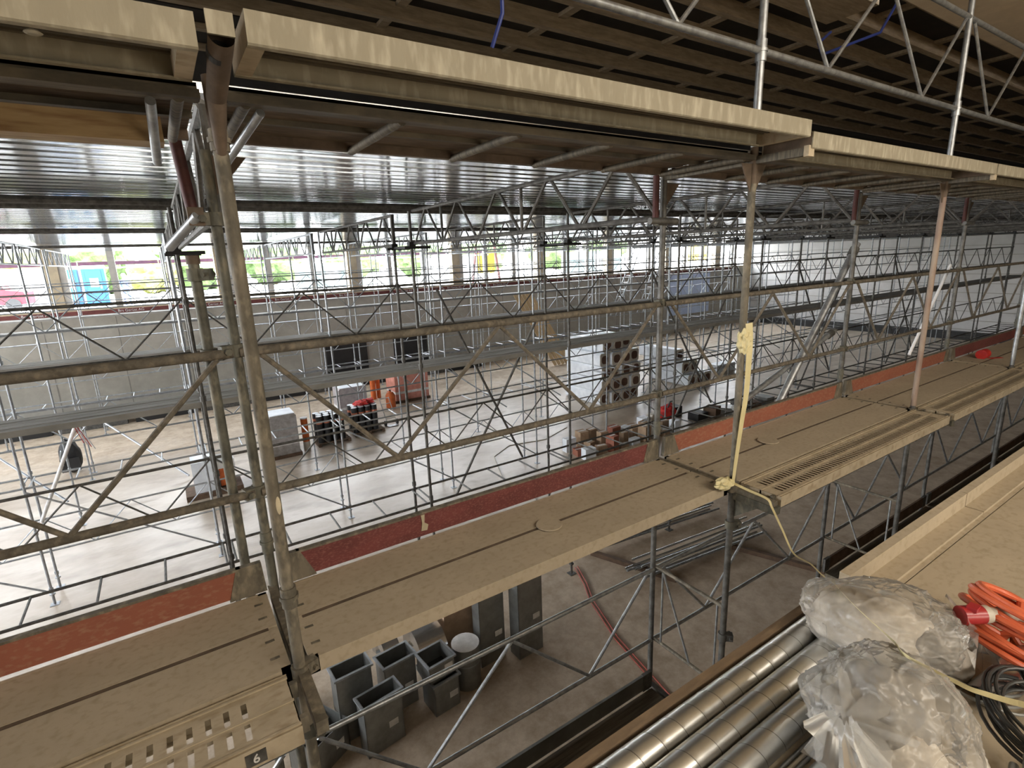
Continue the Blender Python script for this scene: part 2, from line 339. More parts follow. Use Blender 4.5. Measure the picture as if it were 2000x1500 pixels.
def crown(name, loc, r, m_, label, sq=1.0):
    import bmesh
    bm = bmesh.new(); bmesh.ops.create_icosphere(bm, subdivisions=4, radius=1)
    for v in bm.verts:
        p = v.co.copy(); k = 1+.35*noise.fractal(p*2.2+Vector(loc), 1.0, 2.0, 4)+.12*noise.noise(p*9)
        v.co = Vector((p.x*r*k, p.y*r*k, p.z*r*k*sq))
    me = bpy.data.meshes.new(name); bm.to_mesh(me); bm.free(); me.materials.append(m_)
    t = empty(name, loc); tag(t, label, 'tree' if 'tree' in name else 'shrub', 'greenery outside')
    o = bpy.data.objects.new('foliage', me); COL.objects.link(o); o.parent = t; o.location = (0,0,r*sq*1.05)
    MB().tube((0,0,0), (0,0,r*sq), .12, 8).obj('trunk', brownw, t)
for i, (x, y, r, g, sq) in enumerate(((-14,48,2.2,0,1),(-8.4,52,2.2,1,1),(-4.6,60,2.8,0,1),(-.2,56,2.0,1,.7),(3.5,58,3,0,.9),(10.5,62,2.8,0,.9),(18.5,60,2.8,0,.9),(27,62,2.8,0,.9),(35,60,2.8,0,.9),(48,62,3.4,0,.9),(60,64,3.4,0,1))):
    crown('green_shrub' if r < 2.7 else 'leafy_tree', (x, y, -1.95), r, (green1, green2)[g], '%s %s growing outside the windows, %s from the left' % (('green','yellow green')[g], 'shrub' if r < 2.7 else 'tree', ORD[i]), sq)
t = empty('warning_sign', (19.5, 33.0, -1.95)); tag(t, 'yellow site sign on two dark legs outside the middle window', 'sign')
MB().box(-.7, .7, -.03, .03, .9, 2.4).obj('board', yellow_m, t)
for s in (-1, 1): MB().beam((s*1.15,0,0), (s*.75,0,2.7), .16, .12).obj('leg', dark_cover, t)
t = empty('advert_board', (49, 38, -1.95)); tag(t, 'yellow board far outside the right end of the windows', 'board')
MB().box(-1.6, 1.6, -.05, .05, .8, 2.6).obj('panel', yellow_m, t)
for s in (-1, 1): MB().tube((s*1.4,.05,0), (s*1.4,.05,2.6), .05).obj('post', galv, t)
# outside rails with a purple board
for i in range(9):
    t = MB(); x0 = -9+3.06*i; t.box(x0, x0+3.02, 31.0, 31.03, .30, .46)
    tag(t.obj('outside_toe_board', purple_m), 'purplish toe board on the outside scaffold, %s from the left' % ORD[i], 'toe board', 'outside toe boards')
    t = MB().tube((x0, 31, .18), (x0+3.06, 31, .18), .03); tag(t.obj('outside_rail', white_m), 'white rail below the purplish board outside, %s from the left' % ORD[i], 'rail', 'outside rails')
for i in range(5):
    tag(MB().tube((-7.2+6.1*i, 31.1, -1.95), (-7.2+6.1*i, 31.1, 1.6), .03).obj('outside_post', galv_far), 'pale scaffold post standing outside the windows, %s from the left' % ORD[i], 'post', 'outside posts')
# person outside
import bmesh
def person(loc, rz=0):
    t = empty('person', loc, rz)
    J = [((0,0,.95),.15),((0,0,1.15),.14),((0,.0,1.38),.16),((0,0,1.5),.07),((0,-.01,1.6),.085),((0,-.01,1.70),.085),
         ((.2,0,1.42),.062),((.27,.02,1.15),.05),((.25,-.12,.93),.04),((-.2,0,1.42),.062),((-.27,.02,1.15),.05),((-.25,-.12,.93),.04),
         ((.1,0,.85),.10),((.12,-.03,.48),.07),((.12,.02,.08),.05),((.12,-.14,.04),.045),((-.1,0,.85),.10),((-.13,.05,.48),.07),((-.13,.08,.08),.05),((-.13,-.07,.04),.045)]
    E = [(0,1),(1,2),(2,3),(3,4),(4,5),(2,6),(6,7),(7,8),(2,9),(9,10),(10,11),(0,12),(12,13),(13,14),(14,15),(0,16),(16,17),(17,18),(18,19)]
    me = bpy.data.meshes.new('body'); me.from_pydata([j[0] for j in J], E, []); o = bpy.data.objects.new('body', me); COL.objects.link(o)
    md = o.modifiers.new('s', 'SKIN')
    for i, j in enumerate(J): me.skin_vertices[0].data[i].radius = (j[1], j[1])
    me.skin_vertices[0].data[0].use_root = True
    o.modifiers.new('u', 'SUBSURF').levels = 2; me.materials.append(navy); o.modifiers['u'].render_levels = 2
    o.parent = t
    h = MB().lathe([(.115,0),(.12,.03),(.11,.09),(.07,.14),(.01,.155)], (0,-.01,1.68), 18); h.obj('helmet', white_m, t, True)
    MB().lathe([(.03,-.1),(.075,-.06),(.085,0),(.08,.05)], (0,-.015,1.66), 14).obj('head', skin, t, True)
    return t
tag(person((-1.62, 38.5, -1.95), .4), 'person in dark blue clothing and white helmet standing outside the window', 'person')
# ------------------------------------------------------------------ scaffold pieces (meshes shared by copies)
R = .0242
def knot(b, z, r=.06): b.tube((0,0,z-.035), (0,0,z+.035), r, 8)
def post_mesh(z0, z1, base=True, n=10):
    b = MB(); b.tube((0,0,z0+.02), (0,0,z1), R, n)
    if base: b.box(-.075,.075,-.075,.075,z0,z0+.01); b.tube((0,0,z0), (0,0,z0+.35), .019, 8); b.tube((0,0,z0+.22), (0,0,z0+.25), .05, 8)
    for L in LV:
        if z0 < L+.1 < z1: knot(b, L+.05, .038)
        if z0 < L+1.3 < z1: knot(b, L+1.3, .036)
    return b
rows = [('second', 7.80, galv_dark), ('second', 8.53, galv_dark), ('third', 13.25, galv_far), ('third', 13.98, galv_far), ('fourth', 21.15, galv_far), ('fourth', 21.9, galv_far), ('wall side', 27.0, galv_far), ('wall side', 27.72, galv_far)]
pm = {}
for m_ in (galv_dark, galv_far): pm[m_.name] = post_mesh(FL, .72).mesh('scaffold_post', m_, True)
KMAX = 14
for ri, (nm, y, m_) in enumerate(rows):
    k0 = -1 if y < 10 else (-2 if y < 16 else -4); side = 'near' if ri % 2 == 0 else 'far'
    if ri < 2: kk = range(k0, 12)
    else: kk = range(k0, KMAX+1)
    for i, k in enumerate(kk):
        o = bpy.data.objects.new('scaffold_post', pm[m_.name]); COL.objects.link(o); o.location = (X(k), y, 0)
        tag(o, 'galvanised post of the %s scaffold, %s line, %s from the left' % (nm, side, ORD[min(i, 17)] if i < 18 else 'last'), 'scaffold post', 'posts of the %s scaffold' % nm)
for i, k in enumerate(range(-1, 10)):
    o = bpy.data.objects.new('scaffold_post', pm['bright_galvanised']); COL.objects.link(o); o.location = (X(k)+.1, 17.3, 0)
    tag(o, 'lone galvanised post between the third and fourth scaffolds, %s from the left' % ORD[i], 'scaffold post', 'lone posts in the hall')
# guard lattice: two rails joined by a W of thin braces
def guard(L=BAY, h=.74, r=.021, rb=.013, sag=0):
    b = MB(); b.tube((0,0,h), (L,0,h), r); b.tube((0,0,0), (L,0,0), r)
    n = [(.02,h),(L*.25,0),(L*.5,h),(L*.75,0),(L-.02,h)]
    for p, q in zip(n, n[1:]): b.tube((p[0],0,p[1]), (q[0],0,q[1]), rb, 6)
    return b
gmesh = {m_.name: guard().mesh('guard_lattice', m_, True) for m_ in (galv_dark, galv_far)}
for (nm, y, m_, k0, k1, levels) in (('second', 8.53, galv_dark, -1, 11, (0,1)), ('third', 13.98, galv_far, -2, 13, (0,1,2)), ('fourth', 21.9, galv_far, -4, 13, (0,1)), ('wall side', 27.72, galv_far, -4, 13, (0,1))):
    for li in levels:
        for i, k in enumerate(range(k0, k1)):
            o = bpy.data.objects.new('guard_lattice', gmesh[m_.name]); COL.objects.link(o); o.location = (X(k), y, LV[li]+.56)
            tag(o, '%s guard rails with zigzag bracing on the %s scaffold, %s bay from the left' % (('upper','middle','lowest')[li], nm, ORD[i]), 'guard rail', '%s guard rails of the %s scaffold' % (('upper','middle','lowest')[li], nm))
# flat ladder beams between the two post lines
def ladder(L=BAY, w=.70):
    b = MB()
    for y in (0, w): b.tube((.02,y,0), (L-.02,y,0), .0215)
    for i in range(5): b.tube((.06+(L-.12)*i/4, 0, 0), (.06+(L-.12)*i/4, w, 0), .016, 6)
    return b
lmesh = {m_.name: ladder().mesh('flat_ladder_beam', m_, True) for m_ in (galv_dark, galv_far)}
for (nm, y, m_, k0, k1, z) in (('second', 7.82, galv_dark, -1, 11, -4.05), ('third', 13.27, galv_far, -2, 13, -4.05), ('fourth', 21.17, galv_far, -4, 13, -4.05)):
    for i, k in enumerate(range(k0, k1)):
        o = bpy.data.objects.new('flat_ladder_beam', lmesh[m_.name]); COL.objects.link(o); o.location = (X(k), y, z)
        tag(o, 'flat ladder beam lying between the posts of the %s scaffold, %s bay from the left' % (nm, ORD[i]), 'ladder beam', 'ladder beams of the %s scaffold' % nm)
# steel decks
def deck(L=BAY-.03, w=.66):
    b = MB(); n = 2; pw = w/n
    for i in range(n):
        y0 = i*pw+.006; y1 = (i+1)*pw-.006
        b.box(.0,L,y0,y1,-.02,0); b.box(0,L,y0,y0+.012,-.075,-.02); b.box(0,L,y1-.012,y1,-.075,-.02); b.box(0,L,(y0+y1)/2-.02,(y0+y1)/2+.02,0,.005)
        for k in range(5): b.tube((.3+k*.6,y0+.01,-.05),(.3+k*.6,y1-.01,-.05),.012,6)
    return b
deck_m = mat('grey_steel_deck', (.34,.33,.31), (.25,.245,.225), .6, .35, 3, 0, (.5,4,1))
dmesh = deck().mesh('scaffold_deck', deck_m)
for (nm, y, k0, k1) in (('second', 7.83, -1, 11), ('third', 13.28, -2, 13), ('fourth', 21.18, -4, 13), ('wall side', 27.03, -4, 13)):
    for i, k in enumerate(range(k0, k1)):
        o = bpy.data.objects.new('scaffold_deck', dmesh); COL.objects.link(o); o.location = (X(k)+.015, y, -1.7)
        tag(o, 'grey steel walkway deck on the %s scaffold, %s bay from the left' % (nm, ORD[i]), 'scaffold deck', 'decks of the %s scaffold' % nm)
# lettering
def text_mesh(s, size):
    cu = bpy.data.curves.new('t', 'FONT'); cu.body = s; cu.size = size; cu.extrude = .002; cu.align_x = 'CENTER'; cu.align_y = 'CENTER'; cu.resolution_u = 3
    o = bpy.data.objects.new('t', cu); COL.objects.link(o); bpy.context.view_layer.update()
    me = bpy.data.meshes.new_from_object(o.evaluated_get(bpy.context.evaluated_depsgraph_get())); bpy.data.objects.remove(o); return me
tm = text_mesh('Brs Gerüst AG', .15); tm.materials.clear(); tm.materials.append(paper)
tb = MB().box(.04,BAY-.04,-.015,.015,0,.16).mesh('toe_board', redboard)
cap = MB().box(0,.05,-.02,.02,0,.165).box(BAY-.05,BAY,-.02,.02,0,.165)
for li, z in enumerate((-1.68, -4.05)):
    for i, k in enumerate(range(-4, 13)):
        o = bpy.data.objects.new('toe_board', tb); COL.objects.link(o); o.location = (X(k), 27.66, z)
        tag(o, '%s dark red lettered toe board before the back wall, %s from the left' % (('upper','lower')[li], ORD[i]), 'toe board', '%s lettered toe boards' % ('upper','lower')[li])
        t = bpy.data.objects.new('lettering', tm); COL.objects.link(t); t.parent = o; t.location = (BAY*.55, -.018, .08); t.rotation_euler = (math.radians(90),0,0)
# ladder trusses across the hall, carrying the metal ceiling
def truss(L, h=.47, r=.0242):
    b = MB(); b.tube((0,0,0), (0,L,0), r); b.tube((0,0,h), (0,L,h), r); n = max(2, round(L/1.0)); s = L/n
    for i in range(n):
        b.tube((0,i*s+.03,0), (0,(i+.5)*s-.03,h), .017, 6); b.tube((0,(i+.5)*s+.03,h), (0,(i+1)*s-.03,0), .017, 6)
    for i in range(0, n+1, 2): b.tube((0,i*s,0), (0,i*s,h), .017, 6)
    return b
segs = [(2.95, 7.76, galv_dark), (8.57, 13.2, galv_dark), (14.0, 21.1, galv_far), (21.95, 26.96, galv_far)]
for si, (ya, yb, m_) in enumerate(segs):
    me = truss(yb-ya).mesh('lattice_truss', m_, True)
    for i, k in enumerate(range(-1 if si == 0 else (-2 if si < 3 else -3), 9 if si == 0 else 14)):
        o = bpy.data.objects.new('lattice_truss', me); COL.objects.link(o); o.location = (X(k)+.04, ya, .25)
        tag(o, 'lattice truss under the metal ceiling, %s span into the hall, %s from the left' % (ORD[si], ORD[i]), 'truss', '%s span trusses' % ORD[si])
# twin tubes under the ceiling along each scaffold
for nm, ys in (('second', (7.9, 8.45)), ('third', (13.25, 13.98)), ('fourth', (21.15, 21.9))):
    for j, y in enumerate(ys):
        tag(MB().tube((-12,y,.79), (44,y,.79), .045 if nm == 'second' else .03).obj('ceiling_tube', galv_dark, None, True), 'long steel tube under the metal ceiling over the %s scaffold, %s one' % (nm, ('nearer','farther')[j]), 'tube')
for i, k in enumerate(range(-1, 11)):
    t = MB()
    for dy in (7.8, 8.53):
        t.box(X(k)-.12, X(k)+.3, dy-.03, dy+.03, .17, .21); t.box(X(k)-.05, X(k)+.05, dy-.05, dy+.05, .20, .27)
    t.box(X(k)-.02, X(k)+.02, 7.8, 8.53, .18, .22)
    tag(t.obj('coupler_plate', black_m), 'dark coupler plate clamped at the truss joint of the second scaffold, %s from the left' % ORD[i], 'coupler')
# long brace tubes
br = [((4.05,8.6,-.5),(5.75,8.6,-4.05)), ((6.3,8.66,-1.15),(4.2,8.66,-4.5)), ((9.5,8.6,-.5),(11.9,8.6,-4.0)), ((12.4,8.66,-1.2),(10.4,8.66,-4.4)), ((15.6,8.6,-.5),(18.0,8.6,-4.0)), ((18.4,8.66,-1.2),(16.3,8.66,-4.4)), ((21.8,8.6,-.5),(24.2,8.6,-4.0)), ((24.4,8.66,-1.2),(22.3,8.66,-4.4))]
for i, (p, q) in enumerate(br):
    tag(MB().tube(p, q, .0242).obj('brace_tube', galv_dark, None, True), 'slanting brace tube clamped to the second scaffold, %s from the left' % ORD[i], 'brace')
for i, k in enumerate(range(-2, 12)):
    tag(MB().tube((X(k),13.2,-4.1), (X(k+1),13.2,-6.3), .02).obj('brace_tube', galv_far, None, True), 'slanting brace tube low on the third scaffold, %s from the left' % ORD[i], 'brace')
for i, k in enumerate([-2, -1]+list(range(3, 12))):
    tag(MB().tube((X(k)+.5,21.1,-4.6), (X(k+1)-.4,19.2,-6.5), .03).obj('brace_tube', galv_far, None, True), 'pale leaning brace tube before the fourth scaffold, %s from the left' % ORD[i], 'brace')
# ------------------------------------------------------------------ near scaffold
def collar(parent, z, mt, r=.032, h=.09): MB().tube((0,0,z-h/2), (0,0,z+h/2), r, 12).tube((0,0,z-.008), (0,0,z+.008), r+.006, 12).obj('collar', mt, parent, True)
def coupler(parent, z, mt, dx=0, dy=0):
    b = MB(); b.tube((0,0,z-.03), (0,0,z+.03), .036, 12); b.box(.02,.075,-.025,.025,z-.028,z+.028); b.tube((.055,-.045,z), (.055,.045,z), .011, 6); b.tube((.055,.03,z), (.055,.05,z), .018, 6)
    o = b.obj('coupler', mt, parent, True); o.rotation_euler = (0,0,math.atan2(dy,dx) if (dx or dy) else 0); return o
def gusset(parent, z, mt, dirs=(-1,1), hw=.15, ax='x'):
    b = MB()
    for s in dirs: b.prism([(s*.02,z),(s*hw,z),(s*hw*.85,z-.03),(s*.026,z-.17),(s*.02,z-.17)], 'y', -.004, .004)
    return b.obj('gusset', mt, parent)
near_names = ['leftmost, thick in the foreground', 'one with the yellow strap tied to it', 'third from the left', 'fourth from the left', 'fifth from the left']
mts = [dusty, dusty, mat('rusty_dust_post', (.34,.27,.21), (.24,.16,.125), .7, .2, 5, .1, (1,1,.4)), galv, galv]
for k in range(5):
    t = empty('scaffold_post', (X(k), 2.17, 0)); tag(t, 'near line scaffold post, ' + near_names[k], 'scaffold post')
    ptl = MB(); ptl.tube((0,0,FL+.3), (0,0,-1.66), R, 16); ptl.obj('lower_tube', galv_dark if k else dusty, t, True)
    MB().tube((0,0,-1.66), (0,0,.46 if k else .40), R*1.02, 20).obj('tube', mts[k], t, True)
    MB().tube((0,0,.5), (0,0,2.6), R, 12).obj('upper_tube', galv if k else dusty_dark, t, True) if k else None
    MB().tube((0,0,.40), (0,0,.62), R*1.05, 12).obj('spigot', gus_m, t, True)
    collar(t, -1.35, mts[k]) if k == 0 else None
    if k == 0:
        collar(t, .42, mts[k], .031, .07)
    if k == 0:
        hd = MB(); hd.tube((.005,-.355,.625), (.0,-.10,.53), .034, 20, False, .03); hd.tube((0,-.10,.53), (0,-.0,.36), .03, 20, False, .016); hd.obj('bracket_head', gus_m, t, True)
        MB().box(-.03,.04,-.362,-.352,.625,.685).obj('cover_plate', fascia, t)
        MB().tube((.0,-.30,.604), (.0,-.28,.597), .0325, 20).obj('dark_inside', black_m, t)
    else: gusset(t, .52, gus_m, (-1,1), .13)
    collar(t, 1.17, galv, .033, .12) if k else None
    coupler(t, -1.72, dusty, 1, .3); coupler(t, -2.02, dusty_dark, 1, -.6)
    if k in (1,): coupler(t, -3.0, galv_dark, 1, -1)
    # plaster daub on the first post
    if k == 0:
        d = bmesh.new(); bmesh.ops.create_uvsphere(d, u_segments=12, v_segments=8, radius=1)
        for v in d.verts: v.co = Vector((v.co.x*.011, v.co.y*.006, v.co.z*.04))+Vector((.009,-.0215,-.93))
        me = bpy.data.meshes.new('plaster_daub'); d.to_mesh(me); d.free(); me.materials.append(plaster)
        o = bpy.data.objects.new('plaster_daub', me); COL.objects.link(o); o.parent = t
for k in range(0, 6):
    t = empty('scaffold_post', (X(k)+.02, 2.92, 0)); tag(t, 'far line post of the near scaffold, %s from the left' % ORD[k], 'scaffold post')
    MB().tube((0,0,FL+.3), (0,0,.52), R, 16).obj('tube', dusty_dark if k == 0 else galv_dark, t, True)
    coupler(t, -.40, dusty_dark, -1, -.3); coupler(t, -1.15, dusty_dark, -1, -.3); coupler(t, .22, dusty_dark, -1, 0); collar(t, -1.45, dusty_dark, .03, .12)
    gusset(t, .50, gus_m, (1,), .17)
    if k: 
        MB().tube((-.085,0,.22), (-.085,0,.55), .024, 10).obj('red_spigot', dark_cover, t, True)
        MB().tube((-.2,-.05,.22), (.10,-.05,.22), .0242, 12).obj('clamp_tube', galv_dark, t, True)
    else:
        MB().box(-.11,-.045,-.03,.03,.19,.27).obj('clamp_plate', gus_m, t)
        MB().tube((-.085,.04,.26), (-.11,.04,.62), .026, 12).obj('red_spigot', dark_cover, t, True)
        MB().tube((-.075,-.04,.23), (-.20,.12,.10), .022, 12).obj('stub_tube', galv_far, t, True)
t = empty('short_tube', (.155, 3.0, 0)); tag(t, 'short grimy tube with an open top clamped between the near posts', 'tube')
MB().tube((0,0,-6.3), (0,0,.02), R, 16).obj('tube', dusty_dark, t, True)
coupler(t, -.03, dusty_dark, 1, -.6); coupler(t, -.42, dusty_dark, 1, -.6)
MB().tube((0,0,.02), (0,0,.06), .03, 12).obj('end_cap', gus_m, t, True)
# guard rails of the near scaffold
def near_guard(k, z, y, mt, label, r=.0242, n=12):
    t = empty('guard_lattice', (X(k)+.03, y, z)); tag(t, label, 'guard rail'); L = BAY-.03
    bt = MB()
    bt.tube((0,0,.74), (L,0,.74), r, n); bt.obj('top_rail', mt, t, True)
    MB().tube((0,0,0), (L,0,0), r*.92, n).obj('bottom_rail', mt, t, True)
    nn = [(.08,.72),(L*.25-.015,.01),(L*.5-.02,.72),(L*.75-.015,.01),(L-.08,.72)]
    for p, q in zip(nn, nn[1:]):
        MB().tube((p[0]+.015,-.0,p[1]), (q[0]+.01,0,q[1]), .0135, 8).obj('brace', mt, t, True)
near_rust = mat('crusted_rail', (.165,.145,.115), (.095,.083,.065), .85, .15, 16, .5, (1,1,1), (.24,.20,.15), 30)
for k in range(-1, 5): near_guard(k, -1.15, 2.89, near_rust, 'crusted guard rails with zigzag bracing behind the near walkway, %s bay from the left' % ORD[k+1], .0215 if k > 0 else .0235)
for k in range(-1, 5): near_guard(k, -3.52, 2.90, galv, 'grey guard rails with zigzag bracing below the near walkway, %s bay from the left' % ORD[k+1], .019)
for k in range(0, 5): near_guard(k, 1.17, 2.17, galv, 'grey guard rails above the upper walkway against the dark ceiling, %s bay from the left' % ORD[k], .022)
# end guards crossing at the open bay of the lower level
for i, x in enumerate((X(1)+.04, X(2)+.04)):
    t = empty('end_guard', (x, 2.2, -3.52)); tag(t, 'short end guard across the lower level beside the open bay, %s one' % ('left','right')[i], 'guard rail')
    MB().tube((0,.0,.75), (0,.7,.75), .016, 8).obj('top_rail', dusty, t, True); MB().tube((0,0,0), (0,.7,0), .016, 8).obj('bottom_rail', dusty, t, True)
    for yy in (.06, .62): MB().tube((0,yy,0), (0,yy,.75), .01, 6).obj('upright', galv, t, True)
    MB().tube((0,.62,.75), (0,.3,0), .01, 6).obj('brace', galv, t, True)
# walkway decks (near scaffold, camera level)
def wood_deck(name, x0, x1, y0, y1, z, mt, edge=sand2, label='', parts=True):
    t = empty(name, (x0, y0, z)); tag(t, label, 'scaffold deck'); L = x1-x0; w = y1-y0
    for i, (a, c) in enumerate(((0, w/2-.008), (w/2+.008, w))):
        b = MB(); b.box(.04, L-.04, a+.006, c-.006, -.012, 0)
        if i == 0: b.box(0, L, a, a+.02, -.078, .001)
        else: b.box(0, L, c-.02, c, -.078, .001); b.cur = 1; b.box(.04, L-.04, a, a+.005, -.05, -.002); b.cur = 0
        b.box(0, .04, a, c, -.078, .001); b.box(L-.04, L, a, c, -.078, .001)
        if i == 0:
            xx = .04
            rd = random.Random(int(x0*10)); op = False
            while xx < L-.3:
                w_ = rd.uniform(.12,.55) if not op else rd.uniform(.03,.2)
                if not op: b.cur = 1; b.box(xx, min(xx+w_,L-.04), c-.004, c+.020, -.05, -.03); b.cur = 0
                xx += w_; op = not op
        b.obj('plank', [mt, gus_m], t)
    for xx in (.05, L-.05):
        for yy in (.10, w/2-.1, w/2+.1, w-.1): MB().prism([(xx-.02,-.075),(xx+.02,-.075),(xx+.02,.002),(xx-.02,.002)], 'y', yy-.008, yy+.008).obj('claw', dusty, t)
    return t
names = {-1:'leftmost beside the perforated plank', 0:'long bay in the foreground with the round patch', 1:'bay beyond the yellow strap', 2:'third bay along', 3:'fourth bay along', 4:'farthest bay'}
for k in range(-1, 5):
    t = wood_deck('walkway_deck', X(k)+.045, X(k+1)-.03, 2.19, 2.85, -1.7, sand, label='sandy walkway deck of the near scaffold, ' + names[k])
# transoms under the deck joints
for k in range(0, 5):
    tag(MB().beam((X(k)+.01, 1.84, -1.74), (X(k)+.01, 2.92, -1.74), .045, .06).obj('transom', dusty), 'dusty transom under the deck joint at the near post, %s from the left' % ORD[k], 'transom')
# perforated steel planks on the console brackets
def perforated(L, w, rowsy, pitch, slot, zt=0.0):
    b = MB(); th = .004; ys = [0]
    for a, c in rowsy: ys += [a, c]
    ys.append(w); xs = [0, .10]; x = .10
    while x+pitch < L-.1: xs += [x+slot, x+pitch]; x += pitch
    xs.append(L)
    idx = {}
    def V(x, y):
        key = (round(x,4), round(y,4))
        if key not in idx: idx[key] = len(b.v); b.v.append((x,y,zt))
        return idx[key]
    for i in range(len(xs)-1):
        for j in range(len(ys)-1):
            if i % 2 == 1 and j % 2 == 1 and i < len(xs)-2: continue
            b.f.append((V(xs[i],ys[j]), V(xs[i+1],ys[j]), V(xs[i+1],ys[j+1]), V(xs[i],ys[j+1]))); b.mi.append(0)
    b.box(0,L,-.004,0,-.075,.006); b.box(0,L,w,w+.004,-.075,.006); b.box(0,L,0,.02,-.079,-.075); b.box(0,L,w-.02,w,-.079,-.075)
    b.box(0,L,.012,.022,0,.007); b.box(0,L,w-.022,w-.012,0,.007); b.box(0,L,w/2-.006,w/2+.006,-.03,.004)
    b.box(0,.004,0,w,-.075,0); b.box(L-.004,L,0,w,-.075,0)
    if pitch < .05: b.cur = 1; b.box(.05,L-.05,rowsy[0][0]-.02,rowsy[-1][1]+.02,-.045,-.04); b.cur = 0  # dark tray added below the slots, standing in for the shade under them
    return b
for i, (xa, xb, rr, pt, sl, lb) in enumerate(((X(-1)+.05, X(0)-.06, [(.05,.13),(.165,.245)], .062, .020, 'sandy perforated steel plank in the lower left corner marked 6'),
     (X(1)+.07, X(2)-.04, [(.05,.13),(.17,.25)], .042, .020, 'sandy perforated steel plank just beyond the yellow strap'),
     (X(2)+.07, X(3)-.04, [(.05,.13),(.17,.25)], .042, .020, 'perforated steel plank in the third bay along the walkway'),
     (X(3)+.07, X(4)-.04, [(.05,.13),(.17,.25)], .042, .020, 'perforated steel plank in the fourth bay along the walkway'))):
    t = empty('perforated_plank', (xa, 1.84, -1.695)); tag(t, lb, 'steel plank')
    pb = perforated(xb-xa, .305, rr, pt, sl).obj('plate', [sand2, gus_m], t)
    for e, xx in enumerate((-.02, xb-xa+.005)):
        for yy in (.05, .25): MB().prism([(xx-.01,-.07),(xx+.025,-.07),(xx+.025,.0),(xx-.01,.0)], 'y', yy-.012, yy+.012).obj('claw', dusty, t)
    if i == 0:
        me = text_mesh('6', .05); me.materials.clear(); me.materials.append(paper); o = bpy.data.objects.new('number', me); COL.objects.link(o); o.parent = t
        MB().box(xb-xa-.20, xb-xa-.13, -.007, -.0045, -.062, -.008).obj('number_plate', galv_dark, t)
        o.location = (xb-xa-.165, -.0085, -.035); o.rotation_euler = (math.radians(90),0,0)
    tag(MB().box(xa-.09, xa-.03, 1.82, 2.15, -1.80, -1.745).prism([(1.95,-1.8),(2.15,-1.8),(2.15,-1.95)], 'x', xa-.065, xa-.055).obj('console_bracket', dusty_dark), 'console bracket carrying the perforated plank, %s from the left' % ORD[i], 'bracket')
# round plywood patches on the deck
for i, (x, y, r) in enumerate(((1.86, 2.50, .085), (4.35, 2.53, .09))):
    tag(MB().lathe([(r*.9,0),(r,.004),(r,.009),(r*.97,.011)], (x,y,-1.695), 28).obj('round_patch', sand), 'thin round cover plate lying on the sandy deck, %s one' % ('nearer','farther')[i], 'cover plate')
# toe boards
for k in range(-1, 5):
    t = empty('toe_board', (X(k), 2.875, -1.70)); tag(t, ('dark red' if k in (0, 3) else 'orange red') + ' toe board with brownish steel ends, %s from the left' % ORD[k+1], 'toe board')
    MB().box(.17, BAY-.14, -.012, .012, .012, .165).obj('board', redboard if k in (0, 3) else orboard, t)
    MB().prism([(.045,0),(.24,.0),(.165,.172),(.06,.172)], 'y', -.016, .016).obj('steel_end', dusty, t)
    MB().prism([(BAY-.2,0),(BAY-.02,0),(BAY-.03,.172),(BAY-.15,.172)], 'y', -.016, .016).obj('steel_end', dusty, t)
    MB().box(.15, BAY-.13, -.017, .017, .160, .172).obj('top_edge', dusty, t)
    if k == 0: MB().prism([(.88,.05),(.92,.045),(.93,.08),(.905,.1),(.91,.155),(.885,.155),(.89,.1)], 'y', -.018, -.012).obj('plaster_splash', plaster, t)
# lower level decks (two storeys of the same scaffold)
for k in (-1, 0, 2, 3, 4):
    t = empty('walkway_deck', (X(k)+.04, 2.2, -4.0)); tag(t, 'dark steel deck of the lower level under the walkway, bay %s from the left' % ORD[k+1], 'scaffold deck')
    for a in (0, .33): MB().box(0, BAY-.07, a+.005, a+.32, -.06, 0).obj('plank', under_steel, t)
    t = empty('toe_board', (X(k), 2.875, -4.0)); tag(t, 'grey brown toe board on the lower level, bay %s from the left' % ORD[k+1], 'toe board')
    MB().box(.15, BAY-.12, -.012, .012, .01, .17).obj('board', duct_sh if k < 1 else brownw, t); MB().box(.04,.16,-.016,.016,0,.175).obj('steel_end', galv_dark, t); MB().box(BAY-.13,BAY-.02,-.016,.016,0,.175).obj('steel_end', galv_dark, t)
tag(MB().beam((X(1)+.02, 2.2, -4.03), (X(1)+.02, 2.92, -4.03), .05, .05).obj('transom', galv_dark), 'dark transom closing the lower deck at the open bay', 'transom')
